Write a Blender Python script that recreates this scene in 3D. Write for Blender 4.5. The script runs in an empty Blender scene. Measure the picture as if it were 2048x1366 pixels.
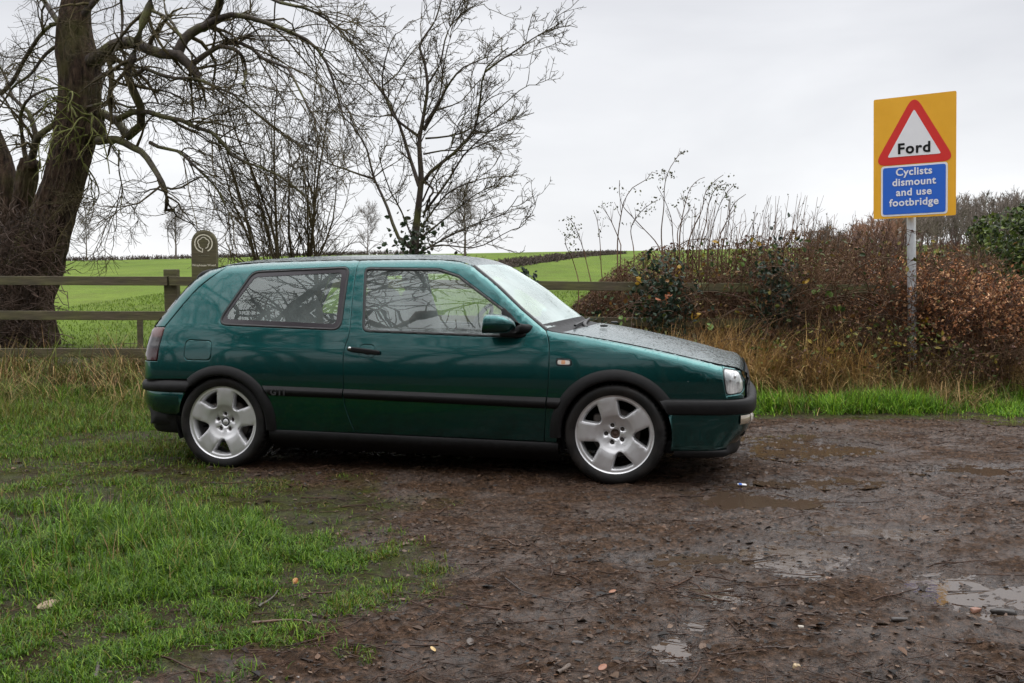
import bpy, math, random
import numpy as np
from mathutils import Vector, Matrix
from mathutils.geometry import delaunay_2d_cdt

SC = bpy.context.scene
COL = SC.collection
RNG = np.random.default_rng(7)
R_ = math.radians

# ------------------------------------------------------------------ camera
CAM_H, PITCH, FPX = 1.137, math.atan(.0542), 1991.0
cd = bpy.data.cameras.new('camera'); cam = bpy.data.objects.new('camera', cd); COL.objects.link(cam)
cd.lens = 35; cd.sensor_width = 36; cd.clip_start = .05; cd.clip_end = 3000
cam.location = (0, 0, CAM_H); cam.rotation_euler = (math.pi/2 - PITCH, 0, 0)
SC.camera = cam
# ------------------------------------------------------------------ sky, sun, exposure
SUN_EL, SUN_AZ = R_(66), R_(75)
W = bpy.data.worlds.new('World'); SC.world = W; W.use_nodes = True
nt = W.node_tree; N = nt.nodes; L = nt.links; N.clear()
out = N.new('ShaderNodeOutputWorld'); bg = N.new('ShaderNodeBackground'); bg.inputs[1].default_value = .1
sky = N.new('ShaderNodeTexSky'); sky.sky_type = 'NISHITA'; sky.sun_disc = False
sky.sun_elevation = SUN_EL; sky.sun_rotation = SUN_AZ
tc = N.new('ShaderNodeTexCoord'); mp = N.new('ShaderNodeMapping'); mp.inputs['Scale'].default_value = (1, 1, 3.2)
L.new(tc.outputs['Generated'], mp.inputs[0])
n1 = N.new('ShaderNodeTexNoise'); n1.inputs['Scale'].default_value = 2.1; n1.inputs['Detail'].default_value = 5
n1.inputs['Roughness'].default_value = .5; n1.inputs['Distortion'].default_value = .3
L.new(mp.outputs[0], n1.inputs['Vector'])
cr = N.new('ShaderNodeValToRGB'); e = cr.color_ramp.elements
e[0].position = .34; e[0].color = (.84, .845, .865, 1); e[1].position = .68; e[1].color = (1.08, 1.08, 1.08, 1)
L.new(n1.outputs['Fac'], cr.inputs[0])
# overcast brightens slightly towards the horizon haze, and overhead
sx = N.new('ShaderNodeSeparateXYZ'); L.new(tc.outputs['Generated'], sx.inputs[0])
hr = N.new('ShaderNodeValToRGB'); e = hr.color_ramp.elements
e[0].position = 0; e[0].color = (.80, .80, .80, 1); e[1].position = .95; e[1].color = (2.6, 2.6, 2.64, 1)
q = e.new(.10); q.color = (.68, .685, .695, 1)
q = e.new(.28); q.color = (.575, .58, .60, 1)
q = e.new(.42); q.color = (1.1, 1.1, 1.12, 1)
L.new(sx.outputs['Z'], hr.inputs[0])
mx = N.new('ShaderNodeMix'); mx.data_type = 'RGBA'; mx.blend_type = 'MULTIPLY'; mx.inputs[0].default_value = 1.
L.new(cr.outputs[0], mx.inputs[6]); L.new(hr.outputs[0], mx.inputs[7])
sc10 = N.new('ShaderNodeVectorMath'); sc10.operation = 'SCALE'; sc10.inputs['Scale'].default_value = 10.2
L.new(mx.outputs[2], sc10.inputs[0])
m2 = N.new('ShaderNodeMix'); m2.data_type = 'RGBA'; m2.inputs[0].default_value = .95
L.new(sky.outputs[0], m2.inputs[6]); L.new(sc10.outputs[0], m2.inputs[7])
L.new(m2.outputs[2], bg.inputs[0]); L.new(bg.outputs[0], out.inputs[0])
sd = bpy.data.lights.new('sun', 'SUN'); sun = bpy.data.objects.new('sun', sd); COL.objects.link(sun)
sd.energy = .7; sd.angle = R_(40); sd.color = (1, .97, .93)
sun.rotation_euler = (math.pi/2 - SUN_EL, 0, math.pi - SUN_AZ)
SC.view_settings.view_transform = 'Standard'; SC.view_settings.look = 'None'
SC.view_settings.exposure = .50; SC.view_settings.gamma = 1
SC.cycles.max_bounces = 6; SC.cycles.diffuse_bounces = 2; SC.cycles.glossy_bounces = 3; SC.cycles.transparent_max_bounces = 12
SC.cycles.use_denoising = True

# ------------------------------------------------------------------ helpers
def ray(px, py):
    X = (px - 1024) / FPX; Y = (py - 683) / FPX
    return np.array([X, math.cos(PITCH) - Y*math.sin(PITCH), -Y*math.cos(PITCH) - math.sin(PITCH)])
def at(px, py, Y):                       # the point at distance Y seen there
    d = ray(px, py); return np.array([0, 0, CAM_H]) + d * (Y / d[1])
def gp(px, py, z=0.):                    # the ground point seen there
    d = ray(px, py); return np.array([0, 0, CAM_H]) + d * ((z - CAM_H) / d[2])
def props(o, label=None, cat=None, group=None, kind=None):
    if label: o['label'] = label
    if cat: o['category'] = cat
    if group: o['group'] = group
    if kind: o['kind'] = kind
    return o
def empty(name, loc, label, cat, group=None, rz=0):
    o = bpy.data.objects.new(name, None); COL.objects.link(o); o.location = loc; o.rotation_euler = (0, 0, rz)
    o.empty_display_size = .1
    return props(o, label, cat, group)
def mk(name, V, F, mat, parent=None, smooth=True, col=None, normals=None, loc=None, flat=None):
    """V (n,3); F: list of int arrays (m,3) or (m,4) or ragged list of tuples"""
    V = np.asarray(V, np.float32)
    fs = [np.asarray(f, np.int32) for f in F if len(f)]
    me = bpy.data.meshes.new(name)
    me.vertices.add(len(V)); me.vertices.foreach_set('co', V.ravel())
    idx = np.concatenate([f.ravel() for f in fs])
    tot = np.concatenate([np.full(len(f), f.shape[1], np.int32) for f in fs])
    st = np.concatenate([[0], np.cumsum(tot)[:-1]]).astype(np.int32)
    me.loops.add(len(idx)); me.loops.foreach_set('vertex_index', idx)
    me.polygons.add(len(tot)); me.polygons.foreach_set('loop_start', st); me.polygons.foreach_set('loop_total', tot)
    me.polygons.foreach_set('use_smooth', np.full(len(tot), bool(smooth)))
    me.update(calc_edges=True); me.validate()
    if col is not None:
        a = me.color_attributes.new('Col', 'FLOAT_COLOR', 'POINT')
        c = np.ones((len(V), 4), np.float32); c[:, :3] = col
        a.data.foreach_set('color', c.ravel())
    if normals is not None:
        me.normals_split_custom_set_from_vertices(np.asarray(normals, np.float32))
    if mat: me.materials.append(mat)
    o = bpy.data.objects.new(name, me); COL.objects.link(o)
    if parent: o.parent = parent
    if loc is not None: o.location = loc
    return o
def join(parts):
    """parts: list of (V, [F..]) -> V, F"""
    V = []; F = {}; n = 0
    for v, fs in parts:
        v = np.asarray(v, float); V.append(v)
        for f in fs:
            f = np.asarray(f, int)
            if len(f): F.setdefault(f.shape[1], []).append(f + n)
        n += len(v)
    return np.concatenate(V), [np.concatenate(x) for x in F.values()]
def grid_faces(nu, nv, cu=False, cv=False):
    u = np.arange(nu if cu else nu-1); v = np.arange(nv if cv else nv-1)
    U, Vv = np.meshgrid(u, v, indexing='ij'); U2 = (U+1) % nu; V2 = (Vv+1) % nv
    return np.stack([U*nv+Vv, U2*nv+Vv, U2*nv+V2, U*nv+V2], -1).reshape(-1, 4)
def rbox(c, s, p=4., n=10, rot=None):
    """rounded box: a superellipsoid-like block with full faces"""
    t = np.linspace(-1, 1, n); V = []; F = []; k = 0
    for ax in range(3):
        for sg in (-1, 1):
            A, B = np.meshgrid(t, t, indexing='ij'); P = np.zeros((n, n, 3))
            P[..., ax] = sg; P[..., (ax+1) % 3] = A*sg; P[..., (ax+2) % 3] = B
            V.append(P.reshape(-1, 3)); F.append(grid_faces(n, n) + k); k += n*n
    V = np.concatenate(V); V = np.sign(V)*np.sin(np.abs(V)*math.pi/2)**.8
    V = V / (np.sum(np.abs(V)**p, 1)**(1/p))[:, None]
    V = V * np.array(s) / 2
    if rot is not None: V = V @ np.array(Matrix.Rotation(rot[1], 3, rot[0])).T
    return V + np.array(c), [np.concatenate(F)]
def box(x0, x1, y0, y1, z0, z1):
    V = np.array([(x, y, z) for x in (x0, x1) for y in (y0, y1) for z in (z0, z1)], float)
    F = np.array([(0, 1, 3, 2), (4, 6, 7, 5), (0, 4, 5, 1), (2, 3, 7, 6), (0, 2, 6, 4), (1, 5, 7, 3)])
    return V, [F]
def bevbox(x0, x1, y0, y1, z0, z1, b=.006):
    """box with chamfered edges"""
    V = []; idx = {}
    for ix, (X, sx) in enumerate(((x0, 1), (x1, -1))):
        for iy, (Y, sy) in enumerate(((y0, 1), (y1, -1))):
            for iz, (Z, sz) in enumerate(((z0, 1), (z1, -1))):
                for a in range(3):
                    p = [X + sx*b, Y + sy*b, Z + sz*b]; p[a] = (X, Y, Z)[a]
                    idx[(ix, iy, iz, a)] = len(V); V.append(p)
    Q = []; T = []
    for a in range(3):
        for s in (0, 1):
            c = []
            for (u, v) in ((0, 0), (1, 0), (1, 1), (0, 1)):
                k = [0, 0, 0]; k[a] = s; k[(a+1) % 3] = u; k[(a+2) % 3] = v; c.append(idx[(*k, a)])
            Q.append(c if s else c[::-1])
    for a in range(3):
        b1, c1 = (a+1) % 3, (a+2) % 3
        for u in (0, 1):
            for v in (0, 1):
                k0 = [0, 0, 0]; k1 = [0, 0, 0]; k0[b1] = k1[b1] = u; k0[c1] = k1[c1] = v; k1[a] = 1
                Q.append([idx[(*k0, b1)], idx[(*k1, b1)], idx[(*k1, c1)], idx[(*k0, c1)]])
    for ix in (0, 1):
        for iy in (0, 1):
            for iz in (0, 1): T.append([idx[(ix, iy, iz, a)] for a in range(3)])
    return np.array(V, float), [np.array(Q), np.array(T)]
def lathe(prof, n=64, axis='y', a0=0, a1=2*math.pi):
    """prof: (r, h) ; axis y: x=r cos, z=r sin, y=h"""
    closed = abs(a1 - a0 - 2*math.pi) < 1e-6
    th = np.linspace(a0, a1, n, endpoint=not closed); pr = np.array(prof, float)
    r = pr[None, :, 0]; h = np.broadcast_to(pr[None, :, 1], (n, len(pr)))
    A = r*np.cos(th)[:, None]; B = r*np.sin(th)[:, None]
    V = np.stack([A, h, B] if axis == 'y' else [A, B, h], -1).reshape(-1, 3)
    return V, [grid_faces(n, len(pr), cu=closed)]
def pip(P, poly):
    x, y = P[:, 0], P[:, 1]; c = np.zeros(len(P), bool); n = len(poly)
    for i in range(n):
        (x1, y1), (x2, y2) = poly[i], poly[(i+1) % n]
        k = ((y1 > y) != (y2 > y))
        with np.errstate(divide='ignore', invalid='ignore'):
            c ^= k & (x < (x2-x1)*(y-y1)/(y2-y1+1e-30)+x1)
    return c
def dens(P, st, closed=True):
    P = np.asarray(P, float); o = []
    n = len(P)
    for i in range(n if closed else n-1):
        a, b = P[i], P[(i+1) % n]; k = max(1, int(np.linalg.norm(b-a)/st + .5))
        for j in range(k): o.append(a + (b-a)*j/k)
    if not closed: o.append(P[-1])
    return np.array(o)
def fillet(P, r, seg=6):
    """round the corners of a closed polygon"""
    P = np.asarray(P, float); n = len(P); o = []
    if np.isscalar(r): r = [r]*n
    for i in range(n):
        p, a, b = P[i], P[i-1], P[(i+1) % n]
        if r[i] <= 0: o.append(p); continue
        u = (a-p); v = (b-p); lu, lv = np.linalg.norm(u), np.linalg.norm(v); u /= lu; v /= lv
        ang = math.acos(np.clip(u@v, -1, 1)); d = min(r[i]/math.tan(ang/2+1e-9), lu*.49, lv*.49)
        p0, p2 = p+u*d, p+v*d
        for t in np.linspace(0, 1, seg): o.append((1-t)**2*p0 + 2*t*(1-t)*p + t*t*p2)
    return np.array(o)
def inset(P, d):
    P = np.asarray(P, float)
    area = .5*np.sum(P[:, 0]*np.roll(P[:, 1], -1) - np.roll(P[:, 0], -1)*P[:, 1])
    s = 1 if area > 0 else -1
    e = np.roll(P, -1, 0) - P; e /= (np.linalg.norm(e, axis=1)+1e-12)[:, None]
    nn = np.stack([-e[:, 1], e[:, 0]], 1)*s; m = nn + np.roll(nn, 1, 0)
    m /= np.maximum(np.sum(m*nn, 1), .5)[:, None]
    return P + m*d
def smooth_line(P, n):
    """Catmull-Rom through the points, n samples"""
    P = np.asarray(P, float); Q = np.concatenate([[2*P[0]-P[1]], P, [2*P[-1]-P[-2]]])
    d = np.concatenate([[0], np.cumsum(np.linalg.norm(np.diff(P, axis=0), axis=1))]); s = np.linspace(0, d[-1], n)
    i = np.clip(np.searchsorted(d, s, 'right')-1, 0, len(P)-2); t = ((s-d[i])/(d[i+1]-d[i]))[:, None]
    a, b, c, e = Q[i], Q[i+1], Q[i+2], Q[i+3]
    return .5*(2*b + (c-a)*t + (2*a-5*b+4*c-e)*t**2 + (3*b-a-3*c+e)*t**3)
# ---- value noise
_H = np.random.default_rng(99).random((256, 256))
def vnoise(x, y):
    xi = np.floor(x).astype(int); yi = np.floor(y).astype(int); fx = x-xi; fy = y-yi
    fx = fx*fx*(3-2*fx); fy = fy*fy*(3-2*fy)
    g = lambda a, b: _H[a & 255, b & 255]
    return (g(xi, yi)*(1-fx)+g(xi+1, yi)*fx)*(1-fy) + (g(xi, yi+1)*(1-fx)+g(xi+1, yi+1)*fx)*fy
def fbm(x, y, o=4, g=.5):
    s = 0; a = 1; t = 0
    for k in range(o):
        s = s + a*vnoise(x*2**k + 17.3*k, y*2**k + 5.7*k); t += a; a *= g
    return s/t
def sstep(a, b, x):
    t = np.clip((x-a)/(b-a), 0, 1); return t*t*(3-2*t)
def nrm(v): return v/np.maximum(np.linalg.norm(v, axis=-1, keepdims=True), 1e-9)

# ------------------------------------------------------------------ materials
def mat(name, col=(.5, .5, .5), rough=.5, metal=0, **kw):
    m = bpy.data.materials.new(name); m.use_nodes = True
    b = m.node_tree.nodes['Principled BSDF']
    b.inputs['Base Color'].default_value = (*col, 1); b.inputs['Roughness'].default_value = rough; b.inputs['Metallic'].default_value = metal
    for k, v in kw.items(): b.inputs[k.replace('_', ' ')].default_value = v
    return m
class NB:
    """short node-building helper for one material"""
    def __init__(s, m): s.m = m; s.t = m.node_tree; s.b = s.t.nodes.get('Principled BSDF'); s.o = s.t.nodes.get('Material Output')
    def n(s, ty, **kw):
        q = s.t.nodes.new(ty)
        for k, v in kw.items():
            if k in q.inputs.keys(): q.inputs[k].default_value = v
            else: setattr(q, k, v)
        return q
    def l(s, a, b): s.t.links.new(a, b)
    def coord(s, kind='Object', scale=(1, 1, 1)):
        c = s.n('ShaderNodeTexCoord'); m = s.n('ShaderNodeMapping'); m.inputs['Scale'].default_value = scale
        s.l(c.outputs[kind], m.inputs[0]); return m.outputs[0]
    def noise(s, vec, scale, detail=4, rough=.55):
        q = s.n('ShaderNodeTexNoise'); q.inputs['Scale'].default_value = scale; q.inputs['Detail'].default_value = detail; q.inputs['Roughness'].default_value = rough
        s.l(vec, q.inputs['Vector']); return q.outputs['Fac']
    def ramp(s, f, stops):
        r = s.n('ShaderNodeValToRGB'); e = r.color_ramp.elements
        e[0].position, e[0].color = stops[0][0], (*stops[0][1], 1); e[1].position, e[1].color = stops[-1][0], (*stops[-1][1], 1)
        for p, c in stops[1:-1]: q = e.new(p); q.color = (*c, 1)
        s.l(f, r.inputs[0]); return r.outputs[0]
    def mrange(s, f, a, b, c, d):
        r = s.n('ShaderNodeMapRange'); 
        for k, v in zip(range(1, 5), (a, b, c, d)): r.inputs[k].default_value = v
        s.l(f, r.inputs[0]); return r.outputs[0]
    def mix(s, f, a, b):
        r = s.n('ShaderNodeMix', data_type='RGBA')
        for v, i in ((f, 0), (a, 6), (b, 7)):
            if hasattr(v, 'links'): s.l(v, r.inputs[i])
            else: r.inputs[i].default_value = v if i == 0 else (*v, 1)
        return r.outputs[2]
    def math(s, op, a, b=0.):
        r = s.n('ShaderNodeMath', operation=op)
        for v, i in ((a, 0), (b, 1)):
            if hasattr(v, 'links'): s.l(v, r.inputs[i])
            else: r.inputs[i].default_value = v
        return r.outputs[0]
    def bump(s, h, strength=.3, dist=.01, prev=None):
        r = s.n('ShaderNodeBump'); r.inputs['Strength'].default_value = strength; r.inputs['Distance'].default_value = dist
        s.l(h, r.inputs['Height'])
        if prev is not None: s.l(prev, r.inputs['Normal'])
        return r.outputs[0]
def noisy(name, c0, c1, scale=8, rough=(.5, .8), bump=.3, dist=.01, sc=(1, 1, 1), **kw):
    m = mat(name, c0, rough[0], **kw); b = NB(m); v = b.coord('Object', sc); f = b.noise(v, scale, 6, .6)
    b.l(b.ramp(f, [(.3, c0), (.7, c1)]), b.b.inputs['Base Color']); b.l(b.mrange(f, .3, .7, *rough), b.b.inputs['Roughness'])
    if bump: b.l(b.bump(b.noise(v, scale*3, 5), bump, dist), b.b.inputs['Normal'])
    return m
def colmat(name, rough=.55, spec=.3, trans=.0):
    m = mat(name, (.1, .1, .1), rough); b = NB(m); m.node_tree.nodes['Principled BSDF'].inputs['Specular IOR Level'].default_value = spec
    a = b.n('ShaderNodeVertexColor', layer_name='Col'); b.l(a.outputs[0], b.b.inputs['Base Color'])
    if trans:
        t = b.n('ShaderNodeBsdfTranslucent'); b.l(a.outputs[0], t.inputs[0]); mxs = b.n('ShaderNodeMixShader'); mxs.inputs[0].default_value = trans
        b.l(b.b.outputs[0], mxs.inputs[1]); b.l(t.outputs[0], mxs.inputs[2]); b.l(mxs.outputs[0], b.o.inputs[0])
    return m
M = {}
# wet metallic green paint with standing rain drops
m = M['paint'] = mat('wet_green_paint', (.0022, .05, .050), .26, .93, Coat_Weight=1., Coat_Roughness=.03)
b = NB(m); v = b.coord()
vo = b.n('ShaderNodeTexVoronoi', Scale=62.); b.l(v, vo.inputs['Vector'])
rr = b.noise(v, 14, 3); ge = b.n('ShaderNodeNewGeometry'); gs = b.n('ShaderNodeSeparateXYZ'); b.l(ge.outputs['True Normal'], gs.inputs[0]); topm = b.mrange(gs.outputs['Z'], .55, .93, -.07, .42)
drop = b.mrange(b.math('SUBTRACT', vo.outputs['Distance'], b.math('ADD', b.mrange(rr, .45, .75, .0, .26), topm)), -.12, .04, 1, 0)
b.l(b.bump(drop, 1., .004), b.b.inputs['Coat Normal']); film = b.mrange(gs.outputs['Z'], .6, .95, .05, .34); b.l(b.math('MULTIPLY', film, b.mrange(drop, .1, .5, 1, .12)), b.b.inputs['Coat Roughness'])
fl = b.noise(v, 900, 1)
b.l(b.mix(b.mrange(fl, .35, .65, 0, 1), (.0022, .053, .052), (.0050, .084, .082)), b.b.inputs['Base Color'])
base = b.b.inputs['Base Color'].links[0].from_socket; s = b.n('ShaderNodeSeparateXYZ'); b.l(v, s.inputs[0])
mud_ = b.math('MULTIPLY', b.mrange(s.outputs['Z'], .20, .46, .55, 0), b.mrange(b.noise(v, 26, 6, .7), .48, .66, 0, 1)); b.l(b.mix(mud_, base, (.045, .033, .025)), b.b.inputs['Base Color']); b.l(b.mrange(mud_, 0, .5, 1, .2), b.b.inputs['Coat Weight'])
M['plastic'] = noisy('black_trim_plastic', (.0045, .0043, .0044), (.008, .0077, .008), 30, (.45, .6), .12, .002, Specular_IOR_Level=.2)
M['rubber'] = mat('black_rubber_seal', (.012, .012, .012), .42)
M['dark'] = mat('dark_underside', (.006, .006, .006), .8)
m = M['glass'] = bpy.data.materials.new('rain_spotted_glass'); m.use_nodes = True
b = NB(m); v = b.coord()
lw = b.n('ShaderNodeLayerWeight', Blend=.5); f5 = b.math('POWER', lw.outputs['Facing'], 4.); F = b.mrange(f5, 0, 1, .095, 1.)
tr = b.n('ShaderNodeBsdfTransparent'); tr.inputs[0].default_value = (.80, .88, .84, 1)
gl = b.n('ShaderNodeBsdfGlossy'); gl.inputs['Roughness'].default_value = .0; gl.inputs[0].default_value = (.93, .98, .95, 1)
vo = b.n('ShaderNodeTexVoronoi', Scale=70.); b.l(v, vo.inputs['Vector'])
drop = b.mrange(b.math('ADD', vo.outputs['Distance'], b.mrange(b.noise(v, 9, 2), .5, .72, .3, 0)), 0, .16, 1, 0)
mxs = b.n('ShaderNodeMixShader'); b.l(F, mxs.inputs[0]); b.l(tr.outputs[0], mxs.inputs[1]); b.l(gl.outputs[0], mxs.inputs[2])
df = b.n('ShaderNodeBsdfDiffuse'); df.inputs[0].default_value = (.62, .72, .70, 1)
mist = b.n('ShaderNodeMixShader'); b.l(b.mrange(b.noise(v, 4, 4), .35, .7, .05, .17), mist.inputs[0])
b.l(mxs.outputs[0], mist.inputs[1]); b.l(df.outputs[0], mist.inputs[2]); b.l(mist.outputs[0], b.o.inputs[0])
m = M['screen'] = m.copy(); m.name = 'misted_windscreen_glass'
for q in m.node_tree.nodes:
    if q.type == 'MAP_RANGE' and abs(q.inputs[4].default_value-.17) < 1e-4: q.inputs[3].default_value = .25; q.inputs[4].default_value = .42
M['frit'] = mat('dark_window_border', (.03, .026, .03), .12)
M['alloy'] = mat('silver_alloy', (.5, .5, .5), .36, .75)
b = NB(M['alloy']); v = b.coord(); b.l(b.mrange(b.noise(v, 30, 5), .3, .7, .30, .42), b.b.inputs['Roughness'])
b.l(b.mix(b.mrange(b.noise(v, 12, 6), .4, .8, 0, .5), (.62, .62, .625), (.48, .47, .46)), b.b.inputs['Base Color'])
M['steel'] = noisy('dull_brake_steel', (.05, .045, .042), (.10, .085, .075), 25, (.4, .6), 0, metal=.6)
M['rust'] = noisy('rusty_hub', (.035, .018, .012), (.09, .05, .035), 60, (.5, .8), .3, .003)
m = M['tyre'] = mat('wet_tyre_rubber', (.006, .006, .0058), .6, Specular_IOR_Level=.25); b = NB(m); v = b.coord()
b.l(b.mrange(b.noise(v, 18, 5), .35, .65, .36, .7), b.b.inputs['Roughness'])
b.l(b.mix(b.mrange(b.noise(v, 9, 6), .45, .75, 0, .7), (.0075, .0072, .007), (.022, .017, .014)), b.b.inputs['Base Color'])
b.l(b.bump(b.noise(v, 90, 3), .25, .003), b.b.inputs['Normal'])
m = M['lens'] = mat('clear_headlamp_lens', (.55, .56, .56), .12, 0, Coat_Weight=1.); b = NB(m); v = b.coord()
wv = b.n('ShaderNodeTexWave', Scale=22., Distortion=1.5); wv.bands_direction = 'X'; b.l(v, wv.inputs[0])
b.l(b.ramp(b.noise(v, 11, 3), [(.35, (.22, .23, .23)), (.5, (.50, .51, .51)), (.7, (.78, .79, .78))]), b.b.inputs['Base Color'])
b.l(b.bump(wv.outputs['Fac'], .4, .004), b.b.inputs['Normal']); b.b.inputs['Metallic'].default_value = .35
M['amber'] = mat('amber_bulb_behind_clear_lens', (.62, .30, .14), .2, 0, Coat_Weight=1.)
M['clear'] = mat('clear_lamp_lens', (.62, .58, .52), .12, 0, Coat_Weight=1.)
M['fog'] = mat('fog_lamp_lens', (.30, .25, .18), .15, .2, Coat_Weight=1.)
m = M['tail'] = mat('smoked_tail_lens', (.05, .004, .005), .12, 0, Coat_Weight=1.); b = NB(m); c = b.n('ShaderNodeTexCoord'); s = b.n('ShaderNodeSeparateXYZ'); b.l(c.outputs['Object'], s.inputs[0])
b.l(b.ramp(b.mrange(s.outputs['Z'], .66, .89, 0, 1), [(.0, (.035, .002, .004)), (.34, (.025, .002, .004)), (.42, (.010, .006, .007)), (.66, (.012, .007, .007)), (.74, (.07, .016, .012)), (1., (.10, .026, .02))]), b.b.inputs['Base Color'])
M['chrome'] = mat('bright_metal', (.6, .6, .6), .2, 1)
M['trimdark'] = mat('dark_grey_interior', (.03, .03, .032), .7)
M['seat'] = noisy('dark_seat_cloth', (.03, .03, .034), (.06, .06, .065), 40, (.8, .9), .2, .004)
M['mirrorglass'] = mat('mirror_glass', (.7, .7, .7), .02, 1)

m = M['wood'] = mat('weathered_green_timber', (.1, .09, .05), .7); b = NB(m); v = b.coord('Object', (1.2, 9, 12)); v2 = b.coord('Object', (1, 1, 1))
f = b.noise(v, 3.2, 8, .65); g = b.noise(v2, 2.2, 5, .6)
b.l(b.mix(b.mrange(g, .38, .62, 0, 1), b.ramp(f, [(.25, (.030, .022, .013)), (.55, (.075, .056, .033)), (.8, (.13, .10, .065))]), b.ramp(f, [(.25, (.035, .034, .012)), (.6, (.088, .084, .026)), (.85, (.14, .13, .05))])), b.b.inputs['Base Color'])
b.l(b.bump(f, .5, .01), b.b.inputs['Normal'])
m = M['bark'] = mat('wet_brown_bark', (.05, .035, .025), .75); b = NB(m); v = b.coord('Object', (1, 1, .28)); v2 = b.coord()
f = b.noise(v, 22, 8, .72); g = b.noise(v2, 1.9, 5, .6)
base = b.ramp(f, [(.36, (.010, .006, .004)), (.52, (.055, .034, .022)), (.72, (.125, .08, .052))])
b.l(b.mix(b.mrange(g, .50, .68, 0, .75), base, (.072, .070, .018)), b.b.inputs['Base Color'])
m.node_tree.nodes['Principled BSDF'].inputs['Specular IOR Level'].default_value = .2; b.l(b.bump(f, 1., .06), b.b.inputs['Normal'])
m = M['limb'] = mat('mossy_limb_bark', (.04, .03, .02), .75); b = NB(m); v2 = b.coord(); f = b.noise(v2, 22, 6, .65); g = b.noise(v2, 2.6, 5, .6)
base = b.ramp(f, [(.3, (.013, .009, .007)), (.7, (.062, .043, .030))])
b.l(b.mix(b.mrange(g, .47, .62, 0, .85), base, (.078, .080, .016)), b.b.inputs['Base Color']); b.l(b.bump(f, .6, .01), b.b.inputs['Normal'])
M['twig'] = noisy('fine_dark_twigs', (.034, .024, .014), (.086, .070, .030), 1.5, (.7, .9), 0, Specular_IOR_Level=.2)
M['twiglight'] = noisy('grey_green_twigs', (.05, .045, .03), (.085, .08, .05), 1.5, (.6, .8), 0)
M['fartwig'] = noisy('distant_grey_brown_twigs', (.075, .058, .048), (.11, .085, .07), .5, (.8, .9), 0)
M['leafcol'] = colmat('leaf_colours', .5, .3, .18)
M['grasscol'] = colmat('grass_colours', .5, .25, .3)
M['drycol'] = colmat('stalk_colours', .6, .25, .12)
M['steelpost'] = noisy('galvanised_steel', (.50, .52, .54), (.60, .62, .64), 14, (.35, .5), .05, .001, metal=.5)
M['s_yellow'] = noisy('sign_yellow', (.68, .335, .012), (.74, .375, .016), 4, (.3, .42), 0)
M['s_red'] = mat('sign_red', (.56, .018, .014), .35)
M['s_white'] = noisy('sign_white', (.66, .66, .68), (.72, .72, .74), 4, (.3, .4), 0)
M['s_blue'] = mat('sign_blue', (.012, .105, .50), .35)
M['s_black'] = mat('sign_black', (.006, .006, .006), .6, Specular_IOR_Level=.2)
M['s_grey'] = mat('sign_back_grey', (.2, .2, .2), .5)
M['worn'] = mat('worn_white_carving_paint', (.62, .58, .46), .7)
# ------------------------------------------------------------------ ground, lane, field
XB = np.array(sorted([tuple(gp(*q)[[1, 0]]) for q in [(420, 1400), (470, 1320), (560, 1262), (640, 1232), (800, 1190), (850, 1110), (830, 1050), (880, 1000), (700, 968), (560, 940)]] + [(6.6, -2.0), (8.2, -1.7), (8.5, 0.), (8.72, 30.), (40, 60.)]))
PUD = [(1575, 1108, 150, 26), (1425, 1192, 55, 17), (1610, 1150, 60, 10), (1990, 1195, 120, 36), (1355, 1290, 34, 36), (1610, 893, 125, 18), (1490, 985, 110, 20), (1640, 965, 90, 9), (1600, 1000, 130, 12), (2010, 838, 90, 8), (1700, 1060, 140, 10), (1960, 940, 120, 10), (1330, 1120, 90, 14), (1395, 1240, 26, 16)]
PW = []
for px, py, a, bb in PUD:
    c = gp(px, py); PW.append((c[0], c[1], abs(gp(px+a, py)[0]-c[0]), abs(gp(px, py-bb)[1]-c[1])))
def crest(x): return 5.0 + .018*np.clip(x, -80, 60)
def T(x, y):
    x = np.asarray(x, float); y = np.asarray(y, float)
    z = .32*sstep(8.75, 10.7, y) + (crest(x)-.32)/99*np.clip(y-11, 0, 99) - .03*np.clip(y-112, 0, 400)
    z = z + .25*(fbm(x*.05+40, y*.05+9, 2)-.5)*sstep(14, 40, y)
    return z - .10*sstep(-1, -30, y)*0
def grassy(x, y):
    """0 = mud, 1 = full grass"""
    xb = np.interp(y, XB[:, 0], XB[:, 1])
    n = (fbm(x*1.3, y*1.3, 4)-.5)*1.5 + (fbm(x*6+3, y*6, 3)-.5)*.9
    d = np.minimum(xb - x, 3) + n*np.where(y > 8, .35, .8)
    return sstep(-.12, .35, d)
def detail(x, y):
    """mud relief: ruts, footprints, clods, puddle hollows"""
    m = 1-grassy(x, y)
    h = .034*(fbm(x*1.1, y*1.6, 3)-.5) + .030*(fbm(x*4.5, y*6.5, 4, .55)-.5) + .030*(fbm(x*17, y*21, 4, .66)-.5)
    h = h + .016*(fbm(x*44+3, y*48, 3, .6)-.5); c = fbm(x*30+9, y*30, 3); h = h + .011*np.clip(c-.55, 0, 1)*6*.6
    rut = np.sin((y - 6.2 + .25*np.sin(x*.9) + .12*x)*5.2); h = h + .009*rut*sstep(.4, .9, fbm(x*.5+3, y*.4, 2))
    for (cx, cy, rx, ry) in PW:
        q = ((x-cx)/rx)**2 + ((y-cy)/ry)**2
        h = h - .017*np.exp(-q*.8)
    h2 = .03*(fbm(x*3, y*3, 3)-.5) + .025*(fbm(x*12, y*12, 3)-.5)
    return np.where(y > 9.5, h2*.5, h*m + h2*(1-m))
def gz(x, y): return T(x, y) + detail(x, y)*((np.abs(x) < 8) & (y > 2.2) & (y < 13))

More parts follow.
